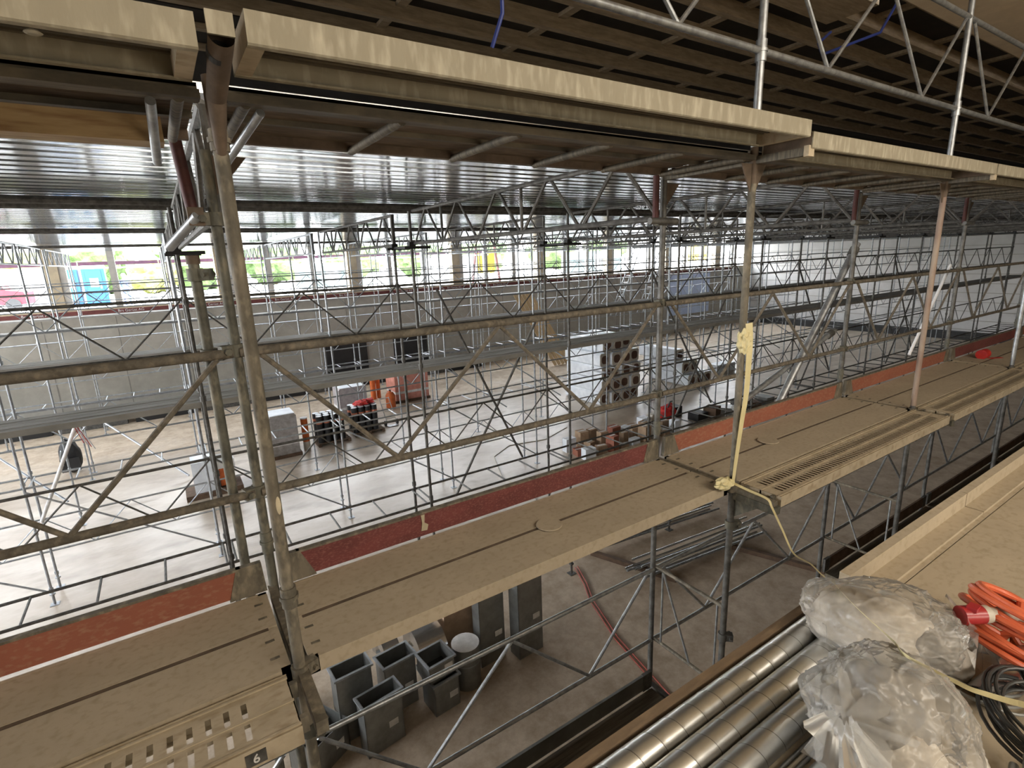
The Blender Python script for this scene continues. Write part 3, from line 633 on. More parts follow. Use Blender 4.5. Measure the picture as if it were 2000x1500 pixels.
# ------------------------------------------------------------------ upper walkway
zt = {-1:.668, 0:.70, 1:.642, 2:.642, 3:.642, 4:.642}
xr = {-1:(X(-1), .192), 0:(.318, 3.28), 1:(3.31, X(2)-.02), 2:(X(2)+.01, X(3)-.02), 3:(X(3)+.01, X(4)-.02), 4:(X(4)+.01, X(5))}
for k in range(-1, 5):
    xa, xb = xr[k]; L = xb-xa; zz = zt[k]
    t = empty('console_plank', (xa, 1.80, zz)); tag(t, 'steel plank edging the upper walkway with a dusty beige face, %s from the left' % ORD[k+1], 'steel plank')
    b = MB(); b.prism([(0,-.085),(.006,-.09),(.03,-.09),(.03,-.084),(.008,-.08),(.008,-.002),(.31,-.002),(.31,-.08),(.29,-.084),(.29,-.09),(.314,-.09),(.318,-.08),(.318,0),(.0,0)], 'x', 0, L)
    b.obj('profile', fascia, t)
    b = MB()
    for j in range(7): b.box(.02, L-.02, .045+j*.036, .062+j*.036, -.03, -.004)
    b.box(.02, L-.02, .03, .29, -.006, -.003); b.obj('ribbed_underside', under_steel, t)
    for e in ((0,.05),(L-.05,L)): MB().box(e[0], e[1], .01, .31, -.088, -.002).obj('end_shoe', sand2 if k < 1 else gus_m, t)
    if k == -1:
        for j in range(9): MB().lathe([(.012,0),(.02,.004),(.012,.01)], (L-.35-.14*j*1.0,.045,-.10), 10).obj('rivet', fascia, t)
    t = empty('upper_deck', (X(k)+.04, 2.19, .60)); tag(t, 'plywood deck of the upper walkway seen from below, %s from the left' % ORD[k+1], 'scaffold deck')
    L = BAY-.08
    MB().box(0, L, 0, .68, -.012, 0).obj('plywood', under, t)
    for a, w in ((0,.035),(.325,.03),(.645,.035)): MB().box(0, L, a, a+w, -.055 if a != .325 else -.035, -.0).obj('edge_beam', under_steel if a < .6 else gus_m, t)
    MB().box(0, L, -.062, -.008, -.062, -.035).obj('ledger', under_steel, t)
    for j in range(6):
        xx = .06+(L-.12)*j/5
        MB().tube((xx,-.02,-.052), (xx,.66,-.052), .0195, 10).obj('cross_tube', under_steel, t, True)
    if k == -1: pass
for k in range(1, 5):
    t = empty('console_bracket', (X(k)+.01, 1.84, .54)); tag(t, 'bracket arm under the upper walkway edge at the near post, %s from the left' % ORD[k], 'bracket')
    MB().beam((0,0,0), (0,1.05,-.0), .045, .045).obj('arm', under_steel, t)
    MB().box(-.03,.03,-.03,.0,-.03,.03).obj('end_claw', sand2, t)
t = empty('timber_beam', (-3.0, 2.42, .45)); tag(t, 'pale yellow timber beam under the upper walkway at the left edge', 'beam')
MB().box(0, 3.1, 0, .12, 0, .085).obj('beam', timber, t)
for i, (p, q) in enumerate((((.07,2.15,.52),(.07,2.55,.40)), ((.40,2.2,.53),(.30,2.6,.40)))):
    tag(MB().tube(p, q, .0155, 12).obj('stub_tube', galv, None, True), 'short shiny galvanised tube under the upper walkway, %s of the thick post' % ('left','right')[i], 'tube')
t = MB(); t.path([(1.10,1.75,.71),(1.115,1.70,.80),(1.13,1.72,.95),(1.145,1.71,1.2),(1.14,1.7,1.6)], .007, 8)
tag(t.obj('hanging_cable', blue_c, None, True), 'dark blue cable hanging onto the edge of the upper walkway', 'cable')
t = MB(); t.path([(6.4,3.4,2.2),(6.0,3.3,2.0),(5.9,3.2,1.85),(6.6,3.0,2.1),(7.2,3.1,2.6)], .014, 8)
tag(t.obj('hanging_cable', blue_c, None, True), 'dark blue strap looping under the dark ceiling by the beige soffit', 'cable')
t = MB().box(5.4, 7.6, 3.5, 4.1, 2.72, 2.8); tag(t.obj('hung_panel', joist_m), 'pale board hung flat under the dark joists at the right', 'board')
# big slanting tubes behind the near walkway on the right
for i, (p, q, r) in enumerate((((6.62,3.0,0.0),(5.30,3.0,-1.62),.036), ((6.46,3.07,-.97),(4.62,3.07,-1.56),.03))):
    t = empty('slanting_prop', (0,0,0)); tag(t, ('thick' if i == 0 else 'flatter') + ' grey prop tube crossing behind the walkway near the third post', 'prop')
    MB().tube(p, q, r, 14).obj('tube', galv, t, True); MB().tube(Vector(p)*.97+Vector(q)*.03, Vector(p)*.92+Vector(q)*.08, r+.012, 12).obj('clamp', galv_dark, t, True)
t = MB().tube((9.7,3.1,-.35), (8.7,3.1,-1.55), .02, 10); tag(t.obj('slanting_prop', white_m, None, True), 'thin white tube leaning behind the toe board near the red tape roll', 'prop')
# roll of red tape on the deck
t = empty('tape_roll', (9.95, 2.62, -1.64)); tag(t, 'red roll of barrier tape lying on the far sandy deck', 'tape roll')
tr = MB()
for a, c, rr in ((0,.12,.07),): tr.tube((-.09,0,.0), (.07,0,.0), rr, 20)
tr.obj('roll', red_m, t, True); MB().tube((.07,0,0), (.074,0,0), .04, 16).obj('core', paper, t); MB().beam((.02,-.05,-.06), (.2,-.16,-.058), .06, .004).obj('loose_end', red_m, t)
# ------------------------------------------------------------------ platform edge, ducts, bags, cables
t = MB(); t.box(-3, 2.45, 1.0, 1.035, -1.66, -1.535); tag(t.obj('edge_board', plank_edge), 'dirty upright form board along the platform edge beside the ducts', 'board')
for i, (xa, xb) in enumerate(((2.47, 3.9), (3.91, 5.5), (5.51, 8.0), (8.01, 13))):
    t = MB(); t.box(xa, xb, .99, 1.035, -1.66, -1.50); t.box(xa, xb, .90, .99, -1.60, -1.585)
    tag(t.obj('edge_kerb', sand), 'low sandy edge strip along the right platform, %s length from the bags' % ORD[i], 'edge strip')
def spiral(L, r, pitch=.098, seam=.0005):
    b = MB(); n = 32; S_ = [0, .03, .06, .25, .45, .65, .85]; m_ = len(S_); ns = int(L/pitch)*m_
    for i in range(ns+1):
        s_ = (i//m_+S_[i % m_])*pitch; rr = r+(seam if i % m_ in (0, 1) else 0)
        for k in range(n):
            t_ = 2*math.pi*k/n; b.v.append((s_+pitch*k/n, math.cos(t_)*rr, math.sin(t_)*rr))
    for i in range(ns-m_):
        for k in range(n):
            j = i if k < n-1 else i+m_; k2 = (k+1) % n
            b.f.append((i*n+k, j*n+k2, (j+1)*n+k2, (i+1)*n+k)); b.mi.append(1 if i % m_ == 1 else 0)
    return b
seam_m = mat('duct_seam', (.16, .155, .145), None, .5, .6)
duct_me = spiral(3.4, .048).mesh('spiral_duct', [duct_m, seam_m], True)
for i, (y, xo) in enumerate(((.938,-.8), (.838,-.75), (.738,-.85))):
    o = bpy.data.objects.new('spiral_duct', duct_me); COL.objects.link(o); o.location = (xo, y, -1.55)
    tag(o, 'long shiny spiral duct pipe on the platform, %s' % ('next to the edge board', 'second from the edge board', 'third from the edge board')[i], 'duct', 'spiral ducts on the platform')
    o.rotation_euler = (i*.9, 0, 0)
o = bpy.data.objects.new('spiral_duct', duct_me); COL.objects.link(o); o.location = (-.6, .585, -1.55); o.rotation_euler = (2,0,-.01)
tag(o, 'shiny spiral duct pipe running under the lower plastic bag', 'duct', 'spiral ducts on the platform')
for i, (y, m_, r) in enumerate(((.676, galv, .007), (.660, cream, .006), (.646, galv_far, .006), (.520, galv_far, .007), (.507, teal_m, .006))):
    tag(MB().tube((-.5,y,-1.593+r-.007), (1.75,y+.006,-1.593+r-.007), r, 10).obj('thin_rod', m_, None, True), 'thin rod lying between the spiral ducts, %s from the edge board' % ORD[i], 'rod')
o = bpy.data.objects.new('short_duct', spiral(.5, .048).mesh('short_duct', [duct_m, seam_m], True)); COL.objects.link(o); o.location = (2.12, .42, -1.55)
o.rotation_euler = (0,0,-.1); tag(o, 'short end of a spiral duct showing between the bag and the cables', 'duct')
# plastic bags
def bag(name, c, rad, rot, seed, knot, label, cont, km=film):
    t = empty(name, c, 0, rot); tag(t, label, 'plastic bag')
    bm = bmesh.new(); bmesh.ops.create_icosphere(bm, subdivisions=7, radius=1); kd = Vector(knot).normalized()
    rd = random.Random(int(seed*10)); pl = []
    for _ in range(34):
        q = Vector((rd.gauss(0,1), rd.gauss(0,1), rd.gauss(0,1))).normalized(); pl.append((q, rd.uniform(.86,1.0)))
    for v in bm.verts:
        p = v.co.copy(); d = p.dot(kd)
        q = p-kd*d; ang = math.atan2(q.cross(kd).dot(Vector((.3,.5,.8))), q.dot(Vector((.5,-.8,.2))))
        near = max(0, (d+.1)/1.1)**1.2
        pw = p+Vector((noise.noise(p*3+Vector((seed,1,2))), noise.noise(p*3+Vector((5,seed,2))), noise.noise(p*3+Vector((1,9,seed)))))*.10
        k0 = min([h_/max(pw.dot(q), .05) for q, h_ in pl]); k0 = min(k0, 1.12)
        k = .35+.65*k0+.12*noise.noise(p*1.3+Vector((seed,0,0)))+.04*noise.noise(p*3.1+Vector((0,seed,0)))
        c1 = max(0, 1-abs(noise.noise(p*1.9+Vector((seed,4,0))))*9); c2 = max(0, 1-abs(noise.noise(p*4.3+Vector((2,seed,0))))*7); c3 = max(0, 1-abs(noise.noise(p*9+Vector((2,seed,7))))*5)
        k += .05*c1**1.5+.02*c2**1.5+.005*c3
        fo = noise.noise(p*5+Vector((seed,seed,0))); k += -.035*(1-abs(fo)*2.2)*(.3+near)
        fo2 = noise.noise(Vector((ang*2.2, d*1.2, seed))); k += .07*near*(abs(fo2)*2-.5)
        k *= 1-.13*near**3
        v.co = Vector((p.x*rad[0]*k, p.y*rad[1]*k, max(p.z*rad[2]*k, -rad[2]*.86)))
    me = bpy.data.meshes.new('film'); bm.to_mesh(me); bm.free(); me.materials.append(km); me.polygons.foreach_set('use_smooth', [True]*len(me.polygons))
    o = bpy.data.objects.new('film', me); COL.objects.link(o); o.parent = t
    # gathered neck
    nb = MB(); n = 40; rings = 14; base = Vector((kd.x*rad[0], kd.y*rad[1], kd.z*rad[2]))*.80; ax = kd; u = ax.cross(Vector((0,0,1))).normalized(); w = ax.cross(u)
    vs = []
    for i in range(rings+1):
        s = i/rings; rr = .085*(1-s/.35) if s < .35 else .0+.085*(s-.35)*1.4
        rr = max(rr, 0)+.018
        cc = base+ax*(.17*min(s,.5))+Vector((.04,-.03,-.22))*max(0,s-.35)
        for k in range(n):
            a = 2*math.pi*k/n; f = 1+.32*math.sin(a*7+seed)+.2*math.sin(a*11); vs.append(cc+(u*math.cos(a)*1.1+w*math.sin(a)*.8)*rr*f)
    fs = [(i*n+k, i*n+(k+1)%n, (i+1)*n+(k+1)%n, (i+1)*n+k) for i in range(rings) for k in range(n)]
    nb.add(vs, fs); nb.obj('gathered_neck', km, t, True)
    for i, (p, r, m_, sq) in enumerate(cont):
        bm = bmesh.new(); bmesh.ops.create_icosphere(bm, subdivisions=4, radius=1)
        for v in bm.verts:
            q = v.co.copy(); k = 1+.25*noise.noise(q*2.4+Vector((i+seed,0,0)))+.1*noise.noise(q*6)
            v.co = Vector((q.x*r*k, q.y*r*k*sq, q.z*r*k*sq))
        me = bpy.data.meshes.new('contents'); bm.to_mesh(me); bm.free(); me.materials.append(m_); me.polygons.foreach_set('use_smooth', [True]*len(me.polygons))
        o = bpy.data.objects.new('contents', me); COL.objects.link(o); o.parent = t; o.location = p
    return t
foam = mat('foam_lagging', (.55,.49,.41), (.40,.35,.29), .9, 0, 10, .2)
foam_d = mat('dark_lagging', (.30,.27,.235), (.17,.155,.135), .6, 0, 6, .1)
# bags: film, neck and contents
bag('plastic_bag', (2.14,.72,-1.43), (.29,.19,.15), (0,.0,-.95), 3.1, (.9,.1,.1), 'clear plastic bag lying farther back across the platform edge', [((-.05,0,-.03),.19,foam,.72),((.16,-.03,-.07),.11,foam_d,.9)])
bag('plastic_bag', (1.60,.50,-1.385), (.225,.21,.205), (0,0,0), 8.3, (-.82,.12,.5), 'larger tied clear plastic bag in front on the ducts', [((.06,.03,-.04),.17,foam_d,.8),((-.02,-.05,-.09),.13,foam,.8)])
# yellow strap
def ribbon(pts, w, m_, parent, name='strap'):
    pts = [Vector(p) for p in pts]; P = []
    for i in range(len(pts)-1):
        p0 = pts[max(i-1,0)]; p1 = pts[i]; p2 = pts[i+1]; p3 = pts[min(i+2,len(pts)-1)]
        for j in range(6):
            t_ = j/6; P.append(.5*((2*p1)+(-p0+p2)*t_+(2*p0-5*p1+4*p2-p3)*t_*t_+(-p0+3*p1-3*p2+p3)*t_**3))
    P.append(pts[-1]); b = MB(); vs = []
    for i, p in enumerate(P):
        d = (P[min(i+1,len(P)-1)]-P[max(i-1,0)]).normalized(); s = d.cross(-p.normalized()).normalized()
        nn = s.cross(d).normalized(); s = (s*math.cos(.5+.02*i)+nn*math.sin(.5+.02*i)).normalized()
        vs += [p-s*w/2-nn*.001, p+s*w/2-nn*.001, p+s*w/2+nn*.001, p-s*w/2+nn*.001]
    m_n = len(P); fs = [(i*4+k, i*4+(k+1)%4, (i+1)*4+(k+1)%4, (i+1)*4+k) for i in range(m_n-1) for k in range(4)]
    b.add(vs, fs); return b.obj(name, m_, parent)
t = empty('yellow_strap', (0,0,0)); tag(t, 'yellow webbing strap tied on the post and trailing over the plastic bags', 'strap')
ribbon([(3.262,2.135,-1.66),(3.255,2.0,-1.668),(3.245,1.86,-1.675),(3.235,1.815,-1.72),(3.10,1.66,-1.77),(2.95,1.5,-1.805),(2.70,1.28,-1.67),(2.444,1.1,-1.541),(2.18,.93,-1.39),(2.015,.834,-1.302),(1.94,.728,-1.298),(1.80,.578,-1.25),(1.632,.488,-1.16),(1.69,.430,-1.205),(1.786,.410,-1.272),(1.90,.393,-1.352),(1.96,.368,-1.385),(2.00,.33,-1.40),(2.03,.27,-1.40),(2.05,.18,-1.41)], .021, yellow_tape, t)
ribbon([(3.325,2.135,-.50),(3.338,2.13,-.62),(3.335,2.125,-.75),(3.34,2.13,-1.0),(3.31,2.13,-1.2),(3.27,2.13,-1.5),(3.262,2.135,-1.66)], .05, yellow_tape, t, 'hanging_strip')
bm = bmesh.new(); bmesh.ops.create_icosphere(bm, subdivisions=4, radius=1)
for v in bm.verts:
    q = v.co.copy(); k = 1+.4*noise.noise(q*2.5); v.co = Vector((q.x*.055*k, q.y*.04*k, q.z*.085*k))
me = bpy.data.meshes.new('knot'); bm.to_mesh(me); bm.free(); me.materials.append(yellow_tape)
o = bpy.data.objects.new('knot', me); COL.objects.link(o); o.parent = t; o.location = (3.315,2.155,-.63)
o2 = o.copy(); o2.name = 'bow'; COL.objects.link(o2); o2.parent = t; o2.location = (3.20,2.16,-1.655); o2.scale = (1.5,1.2,.5)
# cable coils
def coil(name, c, r, n, cr, m_, rot, label, h=.1, el=1.0, turns_seed=1):
    t = empty(name, c); tag(t, label, 'cable'); rnd = random.Random(turns_seed); pts = []
    for i in range(n*28+1):
        a = 2*math.pi*i/28; j = int(i/28); rr = r*(1+.10*math.sin(j*2.3+turns_seed)+.03*math.sin(a*1.3+j))
        pts.append((math.cos(a)*rr*el+.012*math.sin(j*5.), math.sin(a)*rr+.012*math.cos(j*3.7), h*(.5+.5*math.sin(j*1.9+a*.12))))
    from mathutils import Euler
    Rm = Euler(rot).to_matrix(); MB().path([Rm @ Vector(p) for p in pts], cr, 8).obj('cable', m_, t, True); return t
tc_ = coil('orange_cable_coil', (2.44,.41,-1.50), .17, 12, .0125, cable_or, (.35,.25,.5), 'coil of thick orange cable on the platform at the right edge', .17, .8, 2)
MB().tube((-0.120,0.075,0.170), (-0.025,0.015,0.165), .026, 20).tube((-0.125,0.078,0.170), (-0.105,0.066,0.170), .031, 20).obj('plug_body', sock_wh, tc_, True)
MB().tube((-0.025,0.015,0.165), (0.030,-0.025,0.145), .02, 16).obj('cable_gland', sock_wh, tc_, True)
MB().tube((-0.190,0.120,0.170), (-0.125,0.078,0.170), .033, 20).box(-.18,-.14,.08,.11,.195,.211).obj('red_cap', sock_red, tc_, True)
coil('grey_wire_coil', (2.30,.48,-1.57), .17, 3, .005, cable_gy, (.1,.1,.2), 'loose loops of thin grey wire beside the orange cable', .05, 1.1, 5)
coil('black_cable_coil', (2.12,.25,-1.54), .14, 11, .006, cable_bk, (.1,-.1,.6), 'coil of thin black cable in front of the orange coil', .09, 1.25, 3)
t = MB(); t.path([(1.93,.27,-1.55),(1.80,.25,-1.56),(1.68,.22,-1.57),(1.62,.15,-1.575),(1.7,.02,-1.575)], .012, 10).path([(1.96,.25,-1.52),(1.84,.22,-1.54),(1.74,.19,-1.55),(1.70,.12,-1.56),(1.78,0,-1.56)], .012, 10)
tag(t.obj('grey_cable', cable_gy, None, True), 'pale grey cable loop below the black coil in the lower right corner', 'cable')
# ------------------------------------------------------------------ duct pieces on the hall floor
def rect_duct(x, y, w, d, h, rz, label, flange=True, z=FL, parts=None):
    t = empty('sheet_metal_duct', (x,y,z), rz); tag(t, label, 'duct piece')
    b = MB(); th = .012
    b.box(-w/2,w/2,-d/2,-d/2+th,0,h).box(-w/2,w/2,d/2-th,d/2,0,h).box(-w/2,-w/2+th,-d/2,d/2,0,h).box(w/2-th,w/2,-d/2,d/2,0,h); b.obj('body', duct_sh, t)
    f = MB(); e = .028
    if flange:
        f.box(-w/2-e,w/2+e,-d/2-e,-d/2,h-.03,h).box(-w/2-e,w/2+e,d/2,d/2+e,h-.03,h).box(-w/2-e,-w/2,-d/2,d/2,h-.03,h).box(w/2,w/2+e,-d/2,d/2,h-.03,h); f.obj('flange', galv_far, t)
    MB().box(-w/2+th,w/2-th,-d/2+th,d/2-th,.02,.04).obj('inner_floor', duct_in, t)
    MB().box(w*.1,w*.1+.14,-d/2-.004,-d/2-.001,h*.35,h*.35+.1).obj('paper_label', paper, t); return t
rect_duct(1.64, 6.22, .56, .24, .83, .12, 'open rectangular duct standing upright, nearest under the walkway')
rect_duct(1.40, 6.65, .50, .28, 1.08, .05, 'tall open rectangular duct standing behind the nearest one')
rect_duct(.78, 7.4, .35, .3, .95, .1, 'shorter open duct standing at the far left of the group')
rect_duct(2.08, 6.74, .50, .30, .86, .1, 'low wide open duct between the tall duct and the reducer')
d6 = rect_duct(2.62, 6.36, .42, .38, .55, .08, 'square duct piece with paper label, lowest of its stack')
rect_duct(2.58, 6.40, .42, .38, .30, .1, 'square duct piece with paper label, topmost of its stack', z=FL+.56)
rect_duct(3.70, 6.72, .48, .22, 1.32, .05, 'tall closed rectangular duct behind the round piece')
rect_duct(4.32, 6.52, .50, .26, 1.85, .05, 'tallest rectangular duct at the right end of the group', False)
rect_duct(.85, 6.5, .60, .5, .5, .5, 'dark angled duct elbow lying behind the thick post', False)
t = empty('round_duct', (3.14,6.5,FL)); tag(t, 'round grey duct piece with a white sheet lid standing on the floor', 'duct piece')
MB().tube((0,0,0), (0,0,.72), .22, 32).obj('body', duct_sh, t, True); MB().tube((0,0,.42), (0,0,.44), .225, 32).obj('seam', galv_far, t, True)
MB().lathe([(.222,.72),(.222,.725),(.12,.735)], (0,0,0), 24).obj('lid', paper, t, True)
t = empty('duct_elbow', (2.72,7.1,FL+.42)); tag(t, 'shiny curved duct elbow lying on top of the stacked ducts', 'duct piece')
def arc_shell(R1, w, a0, a1, n=16):
    b = MB(); vs = []
    for i in range(n+1):
        a = a0+(a1-a0)*i/n
        for x in (-w/2, w/2): vs.append((x, math.cos(a)*R1, math.sin(a)*R1))
        for x in (w/2, -w/2): vs.append((x, math.cos(a)*(R1-.22), math.sin(a)*(R1-.22)))
    fs = [(i*4+k, i*4+(k+1)%4, (i+1)*4+(k+1)%4, (i+1)*4+k) for i in range(n) for k in range(4)]
    return b.add(vs, fs)
arc_shell(.42, .46, math.radians(-10), math.radians(150)).obj('curved_sheet', duct_bright, t, True)
MB().box(-.26,.26,-.46,-.16,-.16,-.08).obj('flange', galv_far, t)
t = empty('duct_elbow', (2.15,7.35,FL+.42)); tag(t, 'smaller bright duct elbow standing behind the low open duct', 'duct piece')
arc_shell(.40, .26, math.radians(-20), math.radians(170)).obj('curved_sheet', duct_bright, t, True)
MB().box(-.15,.15,-.44,-.16,-.2,-.12).obj('flange', galv_far, t)
t = empty('rusty_box', (3.35,7.25,FL)); tag(t, 'brown board box standing behind the round duct', 'box'); MB().box(-.3,.3,-.2,.2,0,1.3).obj('panel', card, t); MB().box(-.3,.3,-.21,-.2,.9,1.1).obj('strip', orange_m, t)
# red hose
t = MB()
for o_ in (0, .07): t.path([(6.55+o_,7.9,FL+.02),(6.3+o_,7.3,FL+.02),(6.05+o_,6.85,FL+.02),(5.87+o_,6.3,FL+.02),(5.70+o_,5.8,FL+.02),(5.55+o_,5.0,FL+.02),(5.4+o_,4.2,FL+.02)], .014, 8)
tag(t.obj('red_hose', hose_m, None, True), 'doubled red hose lying across the floor under the walkway', 'hose')
t = MB(); t.path([(12.5,15.5,FL+.01),(11,14.9,FL+.01),(9.6,15.2,FL+.01),(8.6,14.6,FL+.01),(7.9,13,FL+.01),(8.0,11.5,FL+.01),(7.4,10.2,FL+.01)], .016, 6)
tag(t.obj('pale_hose', cream, None, True), 'thin pale hose winding over the bright floor', 'hose')
# bundle of profiles on bearers
for i, (x, y) in enumerate(((7.7,7.2),(10.35,5.6))):
    tag(MB().beam((x-.5,y+.9,FL+.05), (x+.2,y-.9,FL+.05), .1, .1).obj('timber_bearer', brownw), 'dark timber bearer under the steel profiles, %s one' % ('left','right')[i], 'timber')
rnd = random.Random(4)
for i in range(14):
    y = 6.55+i*.075 + (.75 if i > 8 else 0); xs = 7.35+rnd.uniform(-.2,.25); b = MB()
    b.tube((0,.03,.03), (3.6,.03,.03), .026, 10)
    o = b.obj('steel_profile', duct_bright if i % 3 else galv, None, True); o.location = (xs, y, FL+.101+(.065 if i % 4 == 0 else 0)); o.rotation_euler = (0,0,-.10+rnd.uniform(-.015,.015))
    tag(o, 'long galvanised tube on timber bearers, %s counted from the front' % ORD[i], 'steel profile', 'profiles on the bearers')
# ------------------------------------------------------------------ materials stored in the hall
def roll(x, y, h, i, lab):
    t = empty('bitumen_roll', (x,y,FL+.14)); tag(t, lab, 'roll', 'black rolls on pallets')
    MB().tube((0,0,0), (0,0,h), .115, 16).obj('roll', black_roll, t, True); MB().tube((0,0,h), (0,0,h+.01), .112, 16).obj('white_cap', white_film, t)
    MB().tube((0,0,h*.72), (0,0,h*.72+.09), .118, 16).obj('orange_band', terra, t, True)
    return t
def pallet(x, y, w, d, label, m_=brownw):
    t = empty('pallet', (x,y,FL)); tag(t, label, 'pallet')
    for i in range(5): MB().box(-w/2, w/2, -d/2+i*d/5, -d/2+i*d/5+d/7, .11, .135).obj('slat', m_, t)
    for xx in (-w/2, -.05, w/2-.1): MB().box(xx, xx+.1, -d/2, d/2, 0, .11).obj('runner', m_, t)
pallet(4.6, 19.9, 1.2, .9, 'dark pallet under the left group of black rolls')
pallet(6.05, 20.2, 1.2, .9, 'dark pallet under the right group of black rolls')
n = 0
for gx, gy, nm in ((4.15, 19.62, 'left'), (5.55, 19.92, 'right')):
    for j in range(3):
        for i in range(4):
            roll(gx+i*.26+(j%2)*.05, gy+j*.26, 1.0, n, 'black bitumen roll with orange band, %s pallet, row %s from front, %s from left' % (nm, ORD[j], ORD[i])); n += 1
t = empty('red_jacket', (5.9,20.1,FL+1.16)); tag(t, 'red jackets dropped on top of the black rolls', 'clothing')
for i, (dx, dy, r) in enumerate(((0,0,.22),(.32,.1,.2))):
    bm = bmesh.new(); bmesh.ops.create_icosphere(bm, subdivisions=3, radius=r)
    for v in bm.verts: v.co = Vector((v.co.x*1.3, v.co.y*1.1, max(v.co.z, -.02)*.7))*(1+.5*noise.noise(v.co*9))
    me = bpy.data.meshes.new('jacket'); bm.to_mesh(me); bm.free(); me.materials.append(red_m); o = bpy.data.objects.new('jacket', me); COL.objects.link(o); o.parent = t; o.location = (dx,dy,.05)
def wrapped(x, y, w, d, h, m_, label, z=0):
    t = empty('wrapped_pallet', (x,y,FL)); tag(t, label, 'pallet load')
    MB().box(-w/2-.05,w/2+.05,-d/2-.05,d/2+.05,0,.12).obj('pallet', brownw, t)
    s = .07; MB().prism([(-w/2,.12),(w/2,.12),(w/2,h-s),(w/2-s,h),(-w/2+s,h),(-w/2,h-s)], 'y', -d/2, d/2).obj('load', m_, t)
    MB().box(-w/2+.04,w/2-.04,-d/2+.02,d/2-.02,h,h+.02).obj('film_cover', white_film, t)
    MB().box(-w/2-.004,w/2+.004,-d/2-.006,d/2+.006,h*.3,h*.38).obj('band', paper, t)
wrapped(6.3, 23.0, 1.2, 1.0, 1.35, mat('grey_wrapped', (.42,.38,.38), (.3,.27,.28), .5), 'grey film wrapped pallet load behind the black rolls')
wrapped(2.85, 19.6, .9, .9, 1.55, mat('dim_wrapped', (.36,.33,.32), (.24,.22,.2), .5), 'film wrapped pallet load just right of the thick post')
wrapped(9.4, 24.0, 1.7, 1.2, 1.45, mat('pink_wrapped', (.62,.28,.22), (.5,.2,.15), .5), 'reddish film wrapped pallet load behind the orange canister')
t = empty('wrapped_pallet', (.45, 17.6, FL)); tag(t, 'open pallet with white boxes and an orange canister behind the posts', 'pallet load')
MB().box(-.75,.75,-.5,.5,0,.16).obj('pallet', brownw, t); MB().box(-.5,.1,-.4,.4,.16,1.1).obj('white_box', white_film, t); MB().box(.18,.5,-.3,.3,.2,.75).obj('canister', orange_m, t); MB().box(.0,.62,-.35,.4,.76,1.0).obj('lid_box', paper, t)
t = empty('orange_pipe', (3.6,19.5,FL)); tag(t, 'upright orange plastic drain pipe with a white cap', 'pipe')
MB().tube((0,0,.1),(0,0,1.2),.12,16).obj('pipe', orange_m, t, True); MB().tube((0,0,1.2),(0,0,1.24),.125,16).obj('cap', white_m, t); MB().tube((0,0,0),(0,0,.35),.122,16).obj('foot_sleeve', cream, t, True)
t = empty('orange_pipe', (8.0,25.0,FL)); tag(t, 'upright orange pipes beside the reddish wrapped pallet', 'pipe')
MB().tube((0,0,0),(0,0,1.5),.13,16).obj('pipe', orange_m, t, True); MB().tube((.3,.1,0),(.3,.1,1.4),.1,16).obj('pipe', orange_m, t, True)
t = empty('orange_canister', (8.1,22.9,FL)); tag(t, 'orange canister standing before the reddish wrapped pallet', 'canister')
MB().lathe([(.15,0),(.22,.04),(.22,.6),(.14,.74),(.06,.76),(.06,.82)], (0,0,0), 16).obj('body', orange_m, t, True); MB().tube((0,0,.82),(0,0,.86),.05,12).obj('cap', black_roll, t)
t = empty('hand_truck', (7.15,20.3,FL)); tag(t, 'white two wheeled hand truck standing right of the black rolls', 'hand truck')
fr = MB(); 
for s in (-.2,.2): fr.tube((s,0,.12),(s-.15,.3,1.15),.018)
for z in (.3,.6,.9,1.12): fr.tube((-.2-.15*z/1.15,.3*z/1.15,z),(.2-.15*z/1.15,.3*z/1.15,z),.016)
fr.obj('frame', white_m, t, True); MB().box(-.22,.22,-.2,.02,.02,.03).obj('toe_plate', galv, t)
for s in (-.25,.25): MB().tube((s-.03,.08,.11),(s+.03,.08,.11),.11,16).obj('wheel', black_roll, t)
# stacks of white insulated blocks with round brown ends
def block(i, x, z, y0, L, m_, lab, s=.58):
    t = empty('insulated_block', (x,y0,z)); tag(t, lab, 'block', 'white blocks in the stacks')
    c = .07; oct_ = [(c,0),(s-c,0),(s,c),(s,s-c),(s-c,s),(c,s),(0,s-c),(0,c)]
    MB().prism(oct_, 'y', .02, L).obj('wrapping', white_film, t)
    b = MB(); n = 20; h = s/2; rr = .185; outer = []; inner = []
    MB().prism([(c+.01,.012),(s-c-.01,.012),(s-.012,c+.01),(s-.012,s-c-.01),(s-c-.01,s-.012),(c+.01,s-.012),(.012,s-c-.01),(.012,c+.01)], 'y', 0, .02).obj('end_face', cream, t)
    MB().prism([(h+rr*math.copysign(abs(math.cos(a))**.7, math.cos(a)), h+rr*math.copysign(abs(math.sin(a))**.7, math.sin(a))) for a in [2*math.pi*k/n for k in range(n)]], 'y', -.006, 0).obj('brown_core', brown_hole, t)
cnt = 0
for r in range(4):
    for c in range(4):
        block(cnt, 15.5+c*.60, FL+.01+r*.585, 16.75+(.12 if (r+c)%3 == 0 else 0), 2.4, None, 'white wrapped block with brown core, large stack, row %s from floor, %s from left' % (ORD[r], ORD[c])); cnt += 1
for c, x in enumerate((15.7,16.3,17.3)):
    block(cnt, x, FL+.01+4*.585, 16.9+.5*(c==2), 2.3, None, 'white wrapped block with brown core lying on top of the large stack, %s from left' % ORD[c]); cnt += 1
for r in range(3):
    for c in range(3-r):
        block(cnt, 21.1+c*.60, FL+.01+r*.585, 16.6+.4*r, 2.5, None, 'white wrapped block with brown core, smaller right stack, row %s from floor, %s from left' % (ORD[r], ORD[c])); cnt += 1
